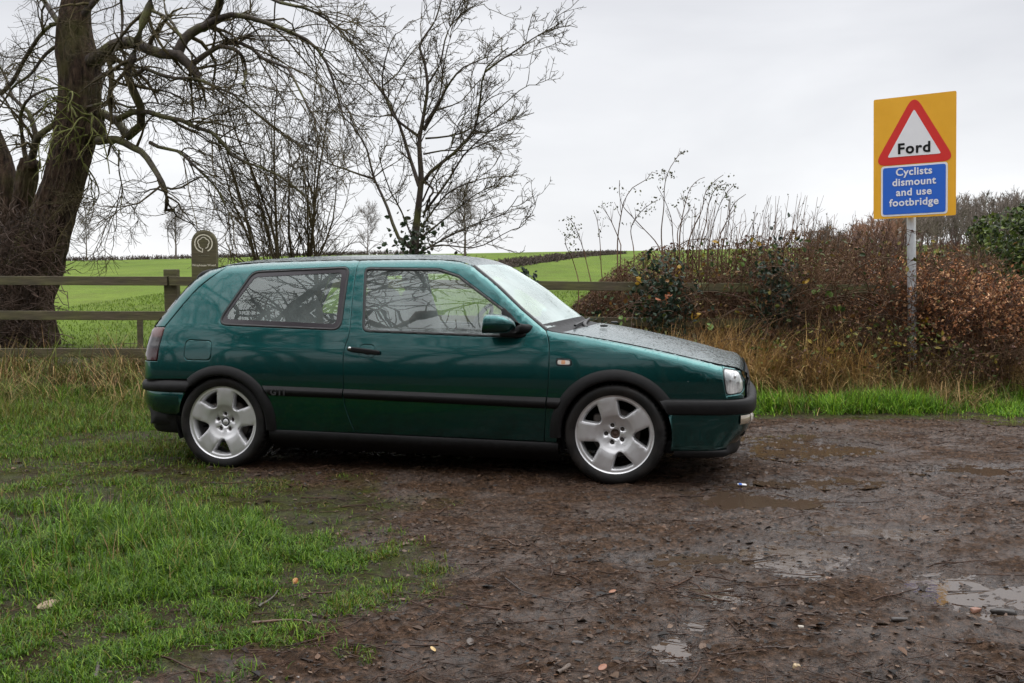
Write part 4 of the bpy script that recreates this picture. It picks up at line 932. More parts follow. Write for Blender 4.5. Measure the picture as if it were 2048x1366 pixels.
# ------------------------------------------------------------------ the big leaning tree behind the fence
def big_tree():
    rng = np.random.default_rng(11); Y0 = 12.6; g = at(62, 720, Y0); g0 = float(T(g[0], Y0))
    root = empty('old_tree', (0, 0, 0), 'massive leaning bare tree with knobbly mossy limbs and creeper covered foot behind the fence', 'tree')
    def rad(px): return px/2/FPX*Y0
    tr = [at(*q, Y0) for q in [(30, 760), (36, 690), (48, 600), (76, 510), (102, 440), (126, 370), (148, 280), (160, 200), (160, 140), (150, 80), (152, 30), (160, -60), (170, -180), (190, -320)]]
    v1 = trunk_mesh(tr, [rad(w) for w in (190, 150, 118, 104, 86, 78, 80, 80, 78, 58, 54, 50, 40, 26)], 20, .13, 1)
    t2 = [at(*q, Y0+.25) for q in [(20, 760), (16, 680), (14, 600), (20, 520), (36, 440), (50, 380), (58, 335), (62, 322)]]; v2 = trunk_mesh(t2, [rad(w) for w in (170, 130, 108, 80, 54, 38, 42, 40)], 16, .16, 2)
    t3 = [at(*q, Y0+.4) for q in [(-10, 620), (-2, 520), (14, 430), (12, 350), (-5, 290), (-40, 200), (-70, 60)]]; v3 = trunk_mesh(t3, [rad(w) for w in (130, 70, 46, 38, 34, 30, 24)], 12, .14, 3)
    burls = [rbox(at(64, 330, Y0+.2), (.22, .2, .16), 2.2, 9), rbox(at(193, 115, Y0-.05), (.24, .22, .22), 2.2, 9), rbox(at(222, 118, Y0-.2), (.12, .16, .14), 2.2, 9), rbox(at(190, 260, Y0-.05), (.26, .3, .34), 2.2, 9)]
    v, f = join([v1, v2, v3]+burls); tk = mk('trunk', v, f, M['bark'], root)
    Lm = [([(175, 125), (205, 107), (230, 90), (262, 84), (295, 98), (328, 109), (357, 109), (381, 135), (398, 154)], 12.5, 11.7, .085, .05),
          ([(355, 108), (369, 78), (390, 61), (414, 49), (435, 20), (443, -15), (455, -70)], 11.8, 11.6, .062, .04),
          ([(405, 55), (435, 37), (471, 29), (504, 37), (538, 47), (578, 63), (621, 85), (650, 120), (672, 180), (690, 250)], 11.7, 11.3, .04, .008),
          ([(385, 128), (414, 107), (443, 90), (470, 84), (500, 94), (524, 116), (552, 127), (575, 136), (594, 170), (612, 205), (640, 255)], 11.8, 11.2, .036, .006),
          ([(440, 92), (471, 100), (488, 120), (492, 150), (486, 172)], 11.7, 11.5, .026, .015),
          ([(306, -60), (303, 0), (287, 41), (275, 82), (262, 127), (254, 156), (266, 180), (279, 205), (283, 230), (281, 254), (262, 273), (246, 262), (234, 242), (217, 225), (200, 232), (190, 258)], 11.6, 12.4, .046, .055),
          ([(195, 282), (234, 279), (262, 293), (287, 307), (312, 344), (328, 373), (334, 398), (332, 420), (350, 421)], 12.4, 11.6, .055, .022),
          ([(236, 238), (260, 226), (287, 222), (328, 234), (369, 242), (394, 256), (426, 266), (451, 291), (471, 316), (508, 330), (560, 352), (610, 390)], 12.2, 11.0, .040, .006),
          ([(270, 150), (283, 135), (312, 147), (361, 158), (394, 156), (426, 172), (467, 189), (504, 221), (560, 262), (610, 300)], 11.9, 11.3, .026, .005),
          ([(300, 285), (320, 295), (357, 303), (381, 324), (410, 352), (434, 377), (451, 410), (470, 450)], 12.0, 11.4, .024, .006),
          ([(175, 215), (200, 208), (230, 205), (262, 215), (300, 205), (350, 215)], 12.4, 12.0, .022, .006),
          ([(190, 160), (225, 140), (262, 142), (290, 175), (330, 182), (370, 200), (400, 230)], 12.4, 12.2, .022, .006),
          ([(62, 325), (74, 279), (90, 262), (115, 245), (140, 232)], 12.8, 12.5, .055, .03), ([(74, 279), (60, 230), (45, 213), (25, 193), (14, 160), (-8, 120)], 12.8, 13.2, .038, .012),
          ([(52, 320), (49, 303), (43, 262), (42, 229), (55, 200), (90, 180), (120, 175)], 12.8, 12.4, .034, .012), ([(0, 189), (25, 164), (49, 119), (78, 74), (98, 53), (123, 45), (150, 30)], 13.0, 12.6, .03, .02),
          ([(128, 60), (100, 20), (70, -30), (40, -90)], 12.5, 13, .04, .02), ([(165, 30), (200, -10), (240, -60), (300, -120)], 12.5, 12.0, .045, .02), ([(150, 95), (120, 90), (90, 110), (60, 150), (30, 170), (0, 215)], 12.6, 13.1, .03, .01),
          ([(443, -10), (500, -20), (560, 5), (620, 20), (680, 60), (715, 110)], 11.7, 11.4, .032, .006), ([(240, -20), (245, 40), (240, 80), (225, 110)], 12.1, 12.2, .02, .014),
          ([(300, 20), (340, 40), (370, 90), (395, 120)], 11.7, 11.6, .02, .012), ([(238, 300), (238, 340), (245, 380), (241, 420), (246, 432)], 12.1, 12.0, .012, .005), ([(170, 330), (190, 360), (198, 390), (180, 420), (160, 450)], 12.2, 12.0, .012, .004)]
    P, R = limbs(Lm, rng, .5); keep = [(P, R)]
    v, f = pack(keep, [10]); mk('limbs', v, f, M['limb'], root)
    A = spawn(rng, P, R, 7, .12, 1, (.9, .35), (.5, 1.25), .24, (.02, 0, -.02), .5, 7, .3, .006)
    B1 = spawn(rng, *A, 5, .1, 1, (.8, .3), (.3, .8), .22, (.03, 0, -.03), .55, 6, .35, .0038)
    C1 = spawn(rng, *B1, 5, .1, 1, (.75, .3), (.12, .42), .2, (.0, 0, .05), .6, 5, .5, .0026)
    # long pendulous sprays on the right-hand side
    sel = P[[2, 3, 7, 8, 9, 19]]; Rs = R[[2, 3, 7, 8, 9, 19]]
    D = spawn(rng, sel, Rs, 15, .25, 1, (.6, .3), (.8, 1.9), .13, (.06, 0, -.10), .45, 9, .3, .005)
    D2 = spawn(rng, *D, 9, .08, 1, (.6, .25), (.2, .55), .16, (.04, 0, -.02), .55, 5, .4, .003)
    v, f = pack([A, B1, C1, D, D2], [5, 4, 3, 4, 3]); mk('crown', v, f, M['twig'], root)
    # mossy epicormic shoots hanging on the trunk
    th = np.array([at(px, py, Y0-.62+.1*rng.random()) for px, py in zip(rng.uniform(135, 185, 16), rng.uniform(190, 300, 16))]); Q = np.empty((16, 9, 3)); Q[:, 0] = th; d = nrm(rng.normal(size=(16, 3))*[.6, .2, .3]+[0, -.3, .3])
    for k in range(1, 9): d = nrm(d+rng.normal(scale=.25, size=(16, 3))*[1, .3, 1]+[0, 0, -.30]); Q[:, k] = Q[:, k-1]+d*rng.uniform(.05, .13, (16, 1))
    S1 = spawn(rng, Q, np.full((16, 9), .012), 4, .1, .9, (.8, .3), (.1, .4), .25, (0, 0, -.12), .6, 6, .4, .004)
    v, f = pack([(Q, np.full((16, 9), .012)*np.linspace(1, .5, 9)), S1], [5, 4]); mk('mossy_shoots', v, f, M['moss'], root)
    # ivy stems and dead growth wrapped round the base
    n = 650; px = rng.uniform(-40, 105, n); py = rng.uniform(430, 705, n); ok = px < 128-(py-430)*.17; px, py = px[ok], py[ok]; n = len(px)
    c0 = np.array([at(a, b_, Y0-.50-.12*rng.random()) for a, b_ in zip(px, py)]); Q = np.empty((n, 6, 3)); Q[:, 0] = c0; d = nrm(rng.normal(size=(n, 3))*[.9, .35, 1]+[0, 0, .35])
    for k in range(1, 6): d = nrm(d+rng.normal(scale=.4, size=(n, 3))*[1, .45, 1]); Q[:, k] = Q[:, k-1]+d*rng.uniform(.04, .11, (n, 1))
    v, f = tubes(Q, np.full((n, 6), .0055), 3); mk('ivy_stems', v, f, M['deadivy'], root)
M['moss'] = noisy('yellow_green_moss', (.055, .06, .010), (.12, .125, .022), 12, (.8, .9), .3, .004)
M['deadivy'] = noisy('dead_brown_creeper', (.028, .016, .010), (.095, .056, .036), 3, (.7, .9), 0)
big_tree()

def hawthorn():
    rng = np.random.default_rng(5); Y0 = 12.2
    Z5 = lambda L_: [(400+a/2.529, b_/2.529) for a, b_ in L_]
    root = empty('hawthorn_tree', (0, 0, 0), 'upright bare tree with spreading thorny branches and ivy at its foot behind the car roof', 'tree')
    tr = Z5([(1068, 1560), (1075, 1420), (1080, 1300), (1088, 1200), (1104, 1050), (1118, 900), (1110, 720), (1128, 600), (1150, 450), (1138, 330), (1112, 235), (1140, 180), (1190, 100), (1222, -10), (1240, -120)])
    P = [at(a, b_, Y0) for a, b_ in tr]; rp = lambda w: w/2/2.529/FPX*Y0
    v, f = trunk_mesh(P, [rp(w) for w in (74, 64, 56, 40, 34, 30, 26, 22, 18, 16, 14, 12, 9, 6, 4)], 8, .10, 4)
    Lm = [(Z5([(1122, 930), (1150, 890), (1190, 848), (1290, 770), (1350, 705), (1395, 640), (1418, 500), (1432, 380), (1475, 310), (1560, 240)]), 12.2, 11.5, .026, .006),
          (Z5([(1130, 660), (1200, 540), (1250, 440), (1320, 350), (1390, 315), (1460, 285)]), 12.2, 11.9, .024, .006), (Z5([(1440, 365), (1520, 305), (1600, 255), (1700, 185), (1830, 115)]), 11.6, 11.2, .014, .004),
          (Z5([(1062, 1250), (1000, 1195), (940, 1030), (880, 900), (840, 740), (800, 680), (740, 600), (640, 540)]), 12.1, 12.6, .026, .006), (Z5([(880, 905), (800, 880), (720, 850), (620, 815), (560, 760), (510, 690)]), 12.4, 12.0, .016, .004),
          (Z5([(1108, 940), (1062, 800), (1032, 700), (1000, 610), (930, 480), (850, 370), (790, 270), (770, 215), (800, 120)]), 12.2, 12.7, .028, .006), (Z5([(1105, 690), (1000, 610), (965, 560), (925, 450), (930, 330), (970, 200), (990, 170)]), 12.3, 11.9, .02, .005),
          (Z5([(930, 430), (1000, 370), (1060, 280), (1095, 235)]), 12.4, 12.3, .012, .004), (Z5([(1115, 900), (1180, 960), (1160, 1000), (1130, 1100)]), 12.2, 12.0, .016, .012), (Z5([(1130, 1080), (1250, 920), (1330, 790), (1400, 720), (1500, 640), (1600, 600), (1690, 570)]), 12.1, 11.4, .018, .004),
          (Z5([(1120, 1150), (1230, 1000), (1320, 940), (1450, 900), (1580, 890)]), 12.1, 11.5, .014, .004), (Z5([(1120, 1200), (1260, 1090), (1400, 980), (1520, 930)]), 12.1, 11.6, .013, .004), (Z5([(1110, 1280), (1250, 1200), (1400, 1130), (1540, 1080), (1610, 990)]), 12.1, 11.6, .013, .004),
          (Z5([(1150, 430), (1215, 320), (1240, 200), (1290, 80), (1330, 0), (1360, -60)]), 12.1, 11.8, .014, .005), (Z5([(1140, 620), (1210, 500), (1230, 340), (1270, 180), (1330, 60), (1440, 20)]), 12.1, 12.4, .014, .004), (Z5([(1140, 700), (1250, 690), (1350, 660), (1500, 560), (1640, 440), (1720, 430)]), 12.1, 11.7, .013, .004),
          (Z5([(1130, 780), (1240, 760), (1350, 760), (1450, 720), (1560, 700), (1620, 690)]), 12.1, 11.8, .012, .004), (Z5([(1085, 1230), (1010, 1050), (960, 960), (900, 760), (960, 740), (1020, 700)]), 12.1, 11.8, .012, .004), (Z5([(1080, 1290), (1200, 1240), (1400, 1250), (1560, 1170), (1620, 1150)]), 12.0, 11.4, .012, .004), (Z5([(1125, 1020), (1180, 900), (1260, 770), (1300, 640), (1380, 520), (1390, 400)]), 12.1, 11.9, .012, .004)]
    Pl, Rl = limbs(Lm, rng, .4, 12); v2, f2 = tubes(Pl, Rl, 7); v, f = join([(v, f), (v2, f2)]); mk('trunk', v, f, M['limb'], root)
    tp = np.array([smooth_line(P, 12)[4:12]]); tR = np.linspace(.014, .005, 8)[None]
    A = spawn(rng, np.concatenate([Pl]), Rl, 9, .15, 1, (.75, .25), (.3, .95), .20, (.07, 0, .08), .55, 7, .3, .0045); A2 = spawn(rng, tp, tR, 22, .1, 1, (.75, .25), (.35, 1.0), .17, (.08, 0, .1), .6, 7, .3, .0045)
    A = tuple(np.concatenate([a, b_]) for a, b_ in zip(A, A2))
    B1 = spawn(rng, *A, 5, .12, 1, (.8, .3), (.12, .45), .22, (.05, 0, .07), .6, 5, .45, .0035); C1 = spawn(rng, *B1, 5, .15, 1, (.9, .3), (.03, .12), .2, (.02, 0, .05), .8, 3, .7, .0032)
    v, f = pack([A, B1, C1], [4, 3, 3]); mk('crown', v, f, M['twig'], root)
    n = 210; c = np.array([at(a, b_, Y0-.05+.3*rng.normal()) for a, b_ in zip(rng.normal(828, 24, n), rng.normal(484, 26, n))]); v, f, cc = leaves(rng, c, .035, [(.018, .035, .014), (.03, .05, .02), (.045, .06, .03), (.05, .05, .03)]); mk('ivy', v, f, M['leafcol'], root, False, cc)
hawthorn()

def bush_tree(seed, px, pybase, Yd, hpx, nst, spread, label, lean=0., name='multi_stem_tree', mtl='twig', dens_=1., group=None, lean2=0):
    """a fan of thin stems from one foot"""
    rng = np.random.default_rng(seed); b0 = at(px, pybase, Yd); g0 = float(T(b0[0], Yd)); H_ = hpx/FPX*Yd
    root = empty(name, (b0[0], Yd, g0), label, 'tree', group)
    n = nst; a = rng.uniform(0, 2*math.pi, n); Q = np.empty((n, 10, 3)); Q[:, 0] = np.stack([.14*np.cos(a), .14*np.sin(a), np.full(n, -.05)], -1); sp = spread*rng.uniform(.15, 1, n); d = nrm(np.stack([np.cos(a)*sp+lean, np.sin(a)*sp*.8, np.ones(n)], -1)); Ls = H_*rng.uniform(.6, 1.05, n)
    for k in range(1, 10): d = nrm(d+rng.normal(scale=.09, size=(n, 3))+np.array([lean2, 0, .06])); Q[:, k] = Q[:, k-1]+d*(Ls/9)[:, None]
    R0 = np.linspace(1, .16, 10)[None]*(H_*.0062*rng.uniform(.6, 1.3, n))[:, None]
    v, f = tubes(Q, R0, 6); mk('stems', v, f, M[mtl], root)
    s = H_/3.
    A = spawn(rng, Q, R0, int(11*dens_), .12, 1, (.6, .25), (.35*s, 1.1*s), .14, (0, 0, .06), .5, 7, .3, .0042*max(1, Yd/14)); B1 = spawn(rng, *A, 5, .15, 1, (.65, .25), (.15*s, .5*s), .16, (0, 0, .04), .6, 5, .4, .0034*max(1, Yd/14)); C1 = spawn(rng, *B1, 3, .15, 1, (.7, .3), (.06*s, .2*s), .16, (0, 0, .04), .7, 4, .6, .003*max(1, Yd/14))
    v, f = pack([A, B1, C1], [4, 3, 3]); mk('crown', v, f, M[mtl], root); return root
bush_tree(21, 575, 560, 12.6, 600, 13, .26, 'many stemmed bare young tree rising behind the rear side window of the car', dens_=1.35)
bush_tree(22, 765, 548, 13.5, 150, 12, .55, 'low bare thicket of thin stems between the two trees above the car roof', name='thicket', dens_=.7)
def far_tree(seed, px, py, Yd, hpx, wpx, label, trunk_frac=.3, mtl='fartwig', nb=26, thin=1.):
    """an isolated bare tree far off: trunk, ascending boughs and a fine twig crown"""
    rng = np.random.default_rng(seed); b0 = at(px, py, Yd); g0 = float(T(b0[0], Yd)); H_ = hpx/FPX*Yd; Wd = wpx/FPX*Yd
    root = empty('bare_tree', (b0[0], Yd, g0), label, 'tree', 'bare trees standing out in the field')
    Hh = max(H_+(b0[2]-g0), H_); tr = np.stack([rng.normal(0, .012*Hh, 8).cumsum()*.5, np.zeros(8), np.linspace(-.1, Hh*.92, 8)], -1)[None]; Rt = np.linspace(.022*Hh, .003*Hh, 8)[None]*thin
    v, f = tubes(tr, Rt, 7); mk('trunk', v, f, M[mtl], root)
    rm = .0007*Yd*.13
    A = spawn(rng, tr, Rt, nb, trunk_frac, .97, (.75, .2), (Wd*.36, Wd*.62), .14, (0, 0, .10), .5, 8, .3, rm*1.6); B1 = spawn(rng, *A, 7, .2, 1, (.65, .25), (Wd*.12, Wd*.32), .18, (0, 0, .05), .6, 5, .5, rm*1.1); C1 = spawn(rng, *B1, 6, .15, 1, (.7, .3), (Wd*.05, Wd*.14), .2, (0, 0, .02), .7, 4, .6, rm)
    v, f = pack([A, B1, C1], [4, 3, 3]); mk('crown', v, f, M[mtl], root); return root
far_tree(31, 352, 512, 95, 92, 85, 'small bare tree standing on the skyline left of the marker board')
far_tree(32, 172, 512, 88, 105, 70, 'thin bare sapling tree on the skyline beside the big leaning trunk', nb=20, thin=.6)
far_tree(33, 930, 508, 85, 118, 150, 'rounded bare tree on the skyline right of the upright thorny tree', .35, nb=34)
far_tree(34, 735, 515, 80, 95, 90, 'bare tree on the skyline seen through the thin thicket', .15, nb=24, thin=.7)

# ------------------------------------------------------------------ hedges
def hedge_line(seed, pts, Hh, Wd, label, n=2600, cols=None, rmin=.012):
    """a clipped field hedge following ground points"""
    rng = np.random.default_rng(seed); P = np.array(pts, float); t = rng.uniform(0, len(P)-1, n); i = np.clip(t.astype(int), 0, len(P)-2); fr = (t-i)[:, None]; c = P[i]*(1-fr)+P[i+1]*fr
    x = c[:, 0]+rng.normal(0, Wd*.3, n); y = c[:, 1]+rng.normal(0, Wd*.3, n); z = T(x, y); Q = np.empty((n, 5, 3)); Q[:, 0] = np.stack([x, y, z-.05], -1); d = nrm(rng.normal(size=(n, 3))*[.5, .5, .2]+[0, 0, 1]); hh = Hh*rng.uniform(.5, 1.05, n)*(.85+.3*fbm(x*.35, y*.35, 2))
    for k in range(1, 5): d = nrm(d+rng.normal(scale=.22, size=(n, 3))); Q[:, k] = Q[:, k-1]+d*(hh/4)[:, None]
    A = spawn(rng, Q, np.full((n, 5), rmin), 4, .15, 1, (.8, .3), (Hh*.15, Hh*.45), .25, (0, 0, .03), .9, 4, .7, rmin*.8)
    v, f = pack([(Q, np.full((n, 5), rmin)), A], [3, 3]); o = mk('field_hedge', v, f, M['hedgefar']); return props(o, label, 'hedge')
M['hedgefar'] = noisy('distant_brown_hedge', (.040, .027, .022), (.085, .062, .046), .35, (.8, .9), 0)
def tpt(px, py):
    """where the line of sight through a pixel meets the hillside"""
    d = ray(px, py); t = np.linspace(8, 130, 4000); p = np.array([0, 0, CAM_H])+t[:, None]*d; below = p[:, 2] < T(p[:, 0], p[:, 1]); return p[below.argmax()] if below.any() else p[-1]
hedge_line(41, [(x, 108, 0) for x in np.linspace(-62, -10, 12)], .62, .9, 'low dark hedge along the skyline at the left of the field', 2400, rmin=.02)
a_, b__ = tpt(985, 540), tpt(1062, 527); hedge_line(42, [a_, b__, tpt(1120, 519), tpt(1185, 511.5), tpt(1240, 508)], .5, .9, 'brown hedge slanting up the field between the windscreen and the bramble bank', 2600, rmin=.018)

def bramble():
    rng = np.random.default_rng(51)
    root = empty('bramble_hedge', (0, 0, 0), 'tangled reddish brown bramble hedge with ivy overgrowing the fence right of the car', 'hedge')
    topz = lambda x: np.interp(x, [.55, .9, 1.3, 1.8, 2.6, 3.3, 4.2, 4.9, 6.2, 9], [.75, 1.08, 1.46, 1.66, 1.72, 1.73, 1.71, 1.68, 1.58, 1.5])
    n = 900; x = np.concatenate([rng.uniform(.75, 5.6, n-120), rng.uniform(5, 9, 120)]); y = np.where(x < 2.6, rng.uniform(10.75, 12.2, n), rng.uniform(10.15, 12.6, n)); y = np.where(x > 3.9, rng.uniform(11.6, 12.8, n), y); x[-75:] = rng.uniform(2.6, 5.0, 75); y[-75:] = rng.uniform(9.6, 10.2, 75); z = T(x, y); keep = (x > 1.0) | (rng.random(n) < .35); x, y, z = x[keep], y[keep], z[keep]; n = len(x)
    Q = np.empty((n, 8, 3)); Q[:, 0] = np.stack([x, y, z-.05], -1); d = nrm(rng.normal(size=(n, 3))*[.45, .45, .1]+[0, 0, 1]); Lh = (topz(x)-z)*rng.uniform(.75, 1.12, n)*np.where(y < 10.15, .32, 1)*np.where((y < 10.15) & (x > 3.2) & (x < 4.6), 1.3, 1)
    for k in range(1, 8): d = nrm(d+rng.normal(scale=.20, size=(n, 3))+[0, 0, .02]); Q[:, k] = Q[:, k-1]+d*(Lh/7)[:, None]
    R0 = np.linspace(1, .5, 8)[None]*rng.uniform(.004, .009, n)[:, None]
    def clipz(q): # the hedge was flailed flat on top
        P, R = q; tz = topz(P[..., 0])+.05*(fbm(P[..., 0]*3, P[..., 1]*3, 2)-.5); P = P.copy(); P[..., 2] = np.where(P[..., 2] > tz, tz-(P[..., 2]-tz)*.5, P[..., 2]); return P, R
    A = clipz(spawn(rng, Q, R0, 9, .15, 1, (.9, .35), (.2, .65), .28, (0, 0, .0), .7, 6, .5, .0032)); B1 = clipz(spawn(rng, *A, 5, .1, 1, (.9, .35), (.06, .28), .28, (0, 0, .02), .8, 4, .7, .0026))
    v, f = pack([clipz((Q, R0)), A], [5, 4]); mk('stems', v, f, M['bramble'], root); v, f = pack([B1], [3]); mk('twigs', v, f, M['bramble'], root)
    tips = np.concatenate([B1[0][:, -1], B1[0][:, 2], A[0][:, -1]]); sel = rng.random(len(tips)) < .33; c = tips[sel]
    v, f, cc = leaves(rng, c, .016, [(.11, .045, .026), (.15, .075, .036), (.08, .034, .022), (.19, .12, .05), (.07, .07, .025)]); mk('dead_leaves', v, f, M['leafcol'], root, False, cc)
    # long bare canes looping out of the face
    m = 90; x = rng.uniform(1.0, 3.6, m); y = rng.uniform(9.9, 10.5, m)+.25*(x < 2.4); z = rng.uniform(.4, 1.05, m); q = np.empty((m, 10, 3)); q[:, 0] = np.stack([x, y, z], -1); d = nrm(np.stack([rng.normal(0, 1, m), -.3*rng.random(m), rng.uniform(-.2, 1, m)], -1))
    for k in range(1, 10): d = nrm(d+rng.normal(scale=.12, size=(m, 3))*[1, .4, 1]+[0, 0, -.16]); q[:, k] = q[:, k-1]+d*rng.uniform(.05, .14, (m, 1))
    v, f = tubes(q, np.full((m, 10), .0045), 4); mk('canes', v, f, M['cane'], root)
    # ivy on the posts
    for nm, px, py, sx_, sy_, Yd, k in (('ivy', 1330, 598, 30, 42, 10.3, 620), ('ivy', 1335, 655, 26, 30, 10.2, 260), ('ivy', 1556, 598, 22, 50, 10.2, 560), ('ivy', 1045, 556, 12, 9, 10.4, 90), ('ivy', 1160, 655, 40, 14, 10.4, 120)):
        c = np.array([at(a, b_, Yd+.12*rng.normal()) for a, b_ in zip(rng.normal(px, sx_, k), rng.normal(py, sy_, k))]); v, f, cc = leaves(rng, c, .028, [(.008, .018, .009), (.012, .026, .012), (.02, .038, .02), (.03, .045, .026)]); mk(nm, v, f, M['leafcol'], root, False, cc)
    # last green and yellow leaves
    k = 800; c = np.stack([rng.uniform(.7, 5.2, k), rng.uniform(9.85, 10.7, k), 0*rng.random(k)], -1); c[:, 2] = rng.uniform(.35, 1, k)**.8*topz(c[:, 0])*.95; v, f, cc = leaves(rng, c, .026, [(.05, .075, .016), (.09, .10, .02), (.16, .13, .02), (.03, .05, .014), (.14, .07, .02), (.06, .03, .016)])
    big = [(1515, 485, 3), (1500, 487, 0), (1480, 520, 1), (1640, 574, 1), (1632, 585, 1), (1655, 588, 1), (1672, 620, 1), (1615, 562, 3), (1440, 487, 3), (1355, 540, 3), (1335, 590, 2), (1330, 600, 2), (1380, 690, 1), (1398, 632, 3), (1545, 690, 2), (1555, 730, 2), (1720, 715, 3), (1775, 690, 3), (1280, 560, 3), (1690, 640, 0), (1845, 640, 3), (1560, 715, 2), (1150, 650, 1), (1240, 640, 1), (1420, 655, 1), (1575, 745, 2)]
    pal = np.array([(.055, .085, .016), (.11, .18, .03), (.25, .075, .022), (.36, .22, .02)]); cb = np.concatenate([np.array([at(px+rng.normal(0, 5), py+rng.normal(0, 4), 9.95+.1*rng.random()) for _ in range(4)]) for px, py, q_ in big]); v2, f2, _ = leaves(rng, cb, .032, [(1, 1, 1)], fold=.15); c2 = np.repeat(np.repeat(pal[[q_ for _, _, q_ in big]], 4, 0), 6, 0)*.8
    k = 1000; c = np.stack([rng.uniform(2.3, 4.7, k), rng.uniform(9.5, 10.1, k), 0*rng.random(k)], -1); c[:, 2] = T(c[:, 0], c[:, 1])+rng.uniform(.05, .62, k)*np.interp(c[:, 0], [2.3, 3.2, 4.1, 4.7], [.7, 1., 1., .6]); kc = fbm(c[:, 0]*2.2, c[:, 2]*3, 3) > .45; v3, f3, c3 = leaves(rng, c[kc], .024, [(.10, .12, .022), (.16, .15, .03), (.07, .10, .022), (.22, .17, .03), (.17, .08, .03), (.05, .07, .02)])
    V, F = join([(v, f), (v2, f2), (v3, f3)]); mk('leaves', V, F, M['leafcol'], root, False, np.concatenate([cc, c2, c3]))
    # thin upright whips above the flailed top
    m = 150; px = np.concatenate([rng.uniform(1380, 1640, 95), rng.uniform(1640, 1840, 55)]); q = []; r = []
    for p in px:
        Yd = rng.uniform(10.8, 12.4); hh = rng.uniform(25, 112)*(1 if p < 1640 else .62); x0 = p-hh*.16; b0 = at(x0, 498, Yd); t_ = at(p+rng.normal(0, 7), 498-hh, Yd+rng.normal(0, .15)); mid = (b0+t_)/2+rng.normal(0, .02, 3); q.append(smooth_line([b0-[0, 0, .25], b0, mid, t_], 8)); r.append(np.linspace(.0045, .002, 8))
    q, r = np.array(q), np.array(r); A = spawn(rng, q, r, 4, .3, 1, (.5, .2), (.04, .22), .12, (0, 0, .05), .7, 4, .6, .002); v, f = pack([(q, r), A], [4, 3]); mk('whips', v, f, M['bramble'], root)
    c = A[0][:, -1]; c = c[rng.random(len(c)) < .3]; v, f, cc = leaves(rng, c, .013, [(.03, .022, .014), (.05, .05, .02)]); mk('whip_leaves', v, f, M['leafcol'], root, False, cc)
M['bramble'] = noisy('red_brown_bramble_stems', (.040, .022, .012), (.150, .085, .046), .9, (.7, .9), 0, Specular_IOR_Level=.2)
M['cane'] = noisy('bare_cane', (.035, .02, .012), (.09, .055, .03), 2, (.6, .8), 0, Specular_IOR_Level=.2)
bramble()
Z7 = lambda L_: [(1040+a/2.627, 300+b_/2.627) for a, b_ in L_]
BRIARS = [(Z7([(755, 620), (755, 560), (752, 430), (765, 300), (765, 180), (785, 100), (835, 20)]), 'tallest straight briar shoot above the hedge, tipped with one small leaf spray'),
 (Z7([(515, 640), (515, 580), (520, 460), (540, 330), (555, 260), (600, 190), (660, 160), (700, 110), (722, 128)]), 'thick briar shoot bending right near the left end of the hedge with a leafy tip'),
 (Z7([(838, 540), (840, 490), (850, 400), (880, 270), (910, 190), (950, 150), (985, 135)]), 'briar shoot curving right just beside the tallest shoot'),
 (Z7([(880, 530), (890, 480), (930, 390), (970, 310), (985, 220), (1030, 160), (1070, 130)]), 'slim briar shoot with leaves at its tip in the middle of the row'),
 (Z7([(945, 530), (955, 480), (990, 380), (1000, 300), (1025, 220), (1060, 180), (1112, 178)]), 'arching briar shoot ending in a drooping leaf spray'),
 (Z7([(990, 520), (1005, 470), (1040, 350), (1060, 270), (1085, 220), (1110, 190)]), 'leafless briar shoot leaning right under the drooping leaf spray'),
 (Z7([(1040, 520), (1060, 450), (1100, 370), (1130, 280), (1180, 235)]), 'rightmost thick briar shoot beside the thin whips'),
 (Z7([(310, 700), (300, 640), (275, 560), (245, 510), (235, 460), (262, 470)]), 'leftmost thin briar shoot with a hooked leafy tip over the field'),
 (Z7([(375, 700), (360, 620), (340, 530), (310, 440), (280, 380), (245, 350)]), 'briar shoot leaning left over the field with leaves at its tip'),
 (Z7([(440, 720), (430, 640), (425, 480), (410, 360), (390, 310)]), 'bare pointed briar shoot over the field left of the hedge end'),
 (Z7([(530, 500), (515, 440), (480, 360), (425, 290)]), 'bare briar shoot leaning left from the thick bent shoot'),
 (Z7([(750, 560), (720, 480), (640, 390), (580, 330), (540, 290), (520, 230), (517, 165)]), 'crooked briar shoot crossing left to a bare upright tip'),
 (Z7([(812, 540), (812, 470), (808, 370), (780, 300), (750, 250), (715, 200)]), 'briar shoot leaning left across the tallest shoot'),
 (Z7([(600, 560), (600, 500), (590, 420), (605, 370), (640, 320), (690, 280), (715, 270)]), 'short leafy briar shoot arching right below the thick bent shoot'),
 (Z7([(830, 500), (835, 430), (860, 370), (900, 300), (865, 260), (840, 250)]), 'short briar shoot with many small hanging leaves')]
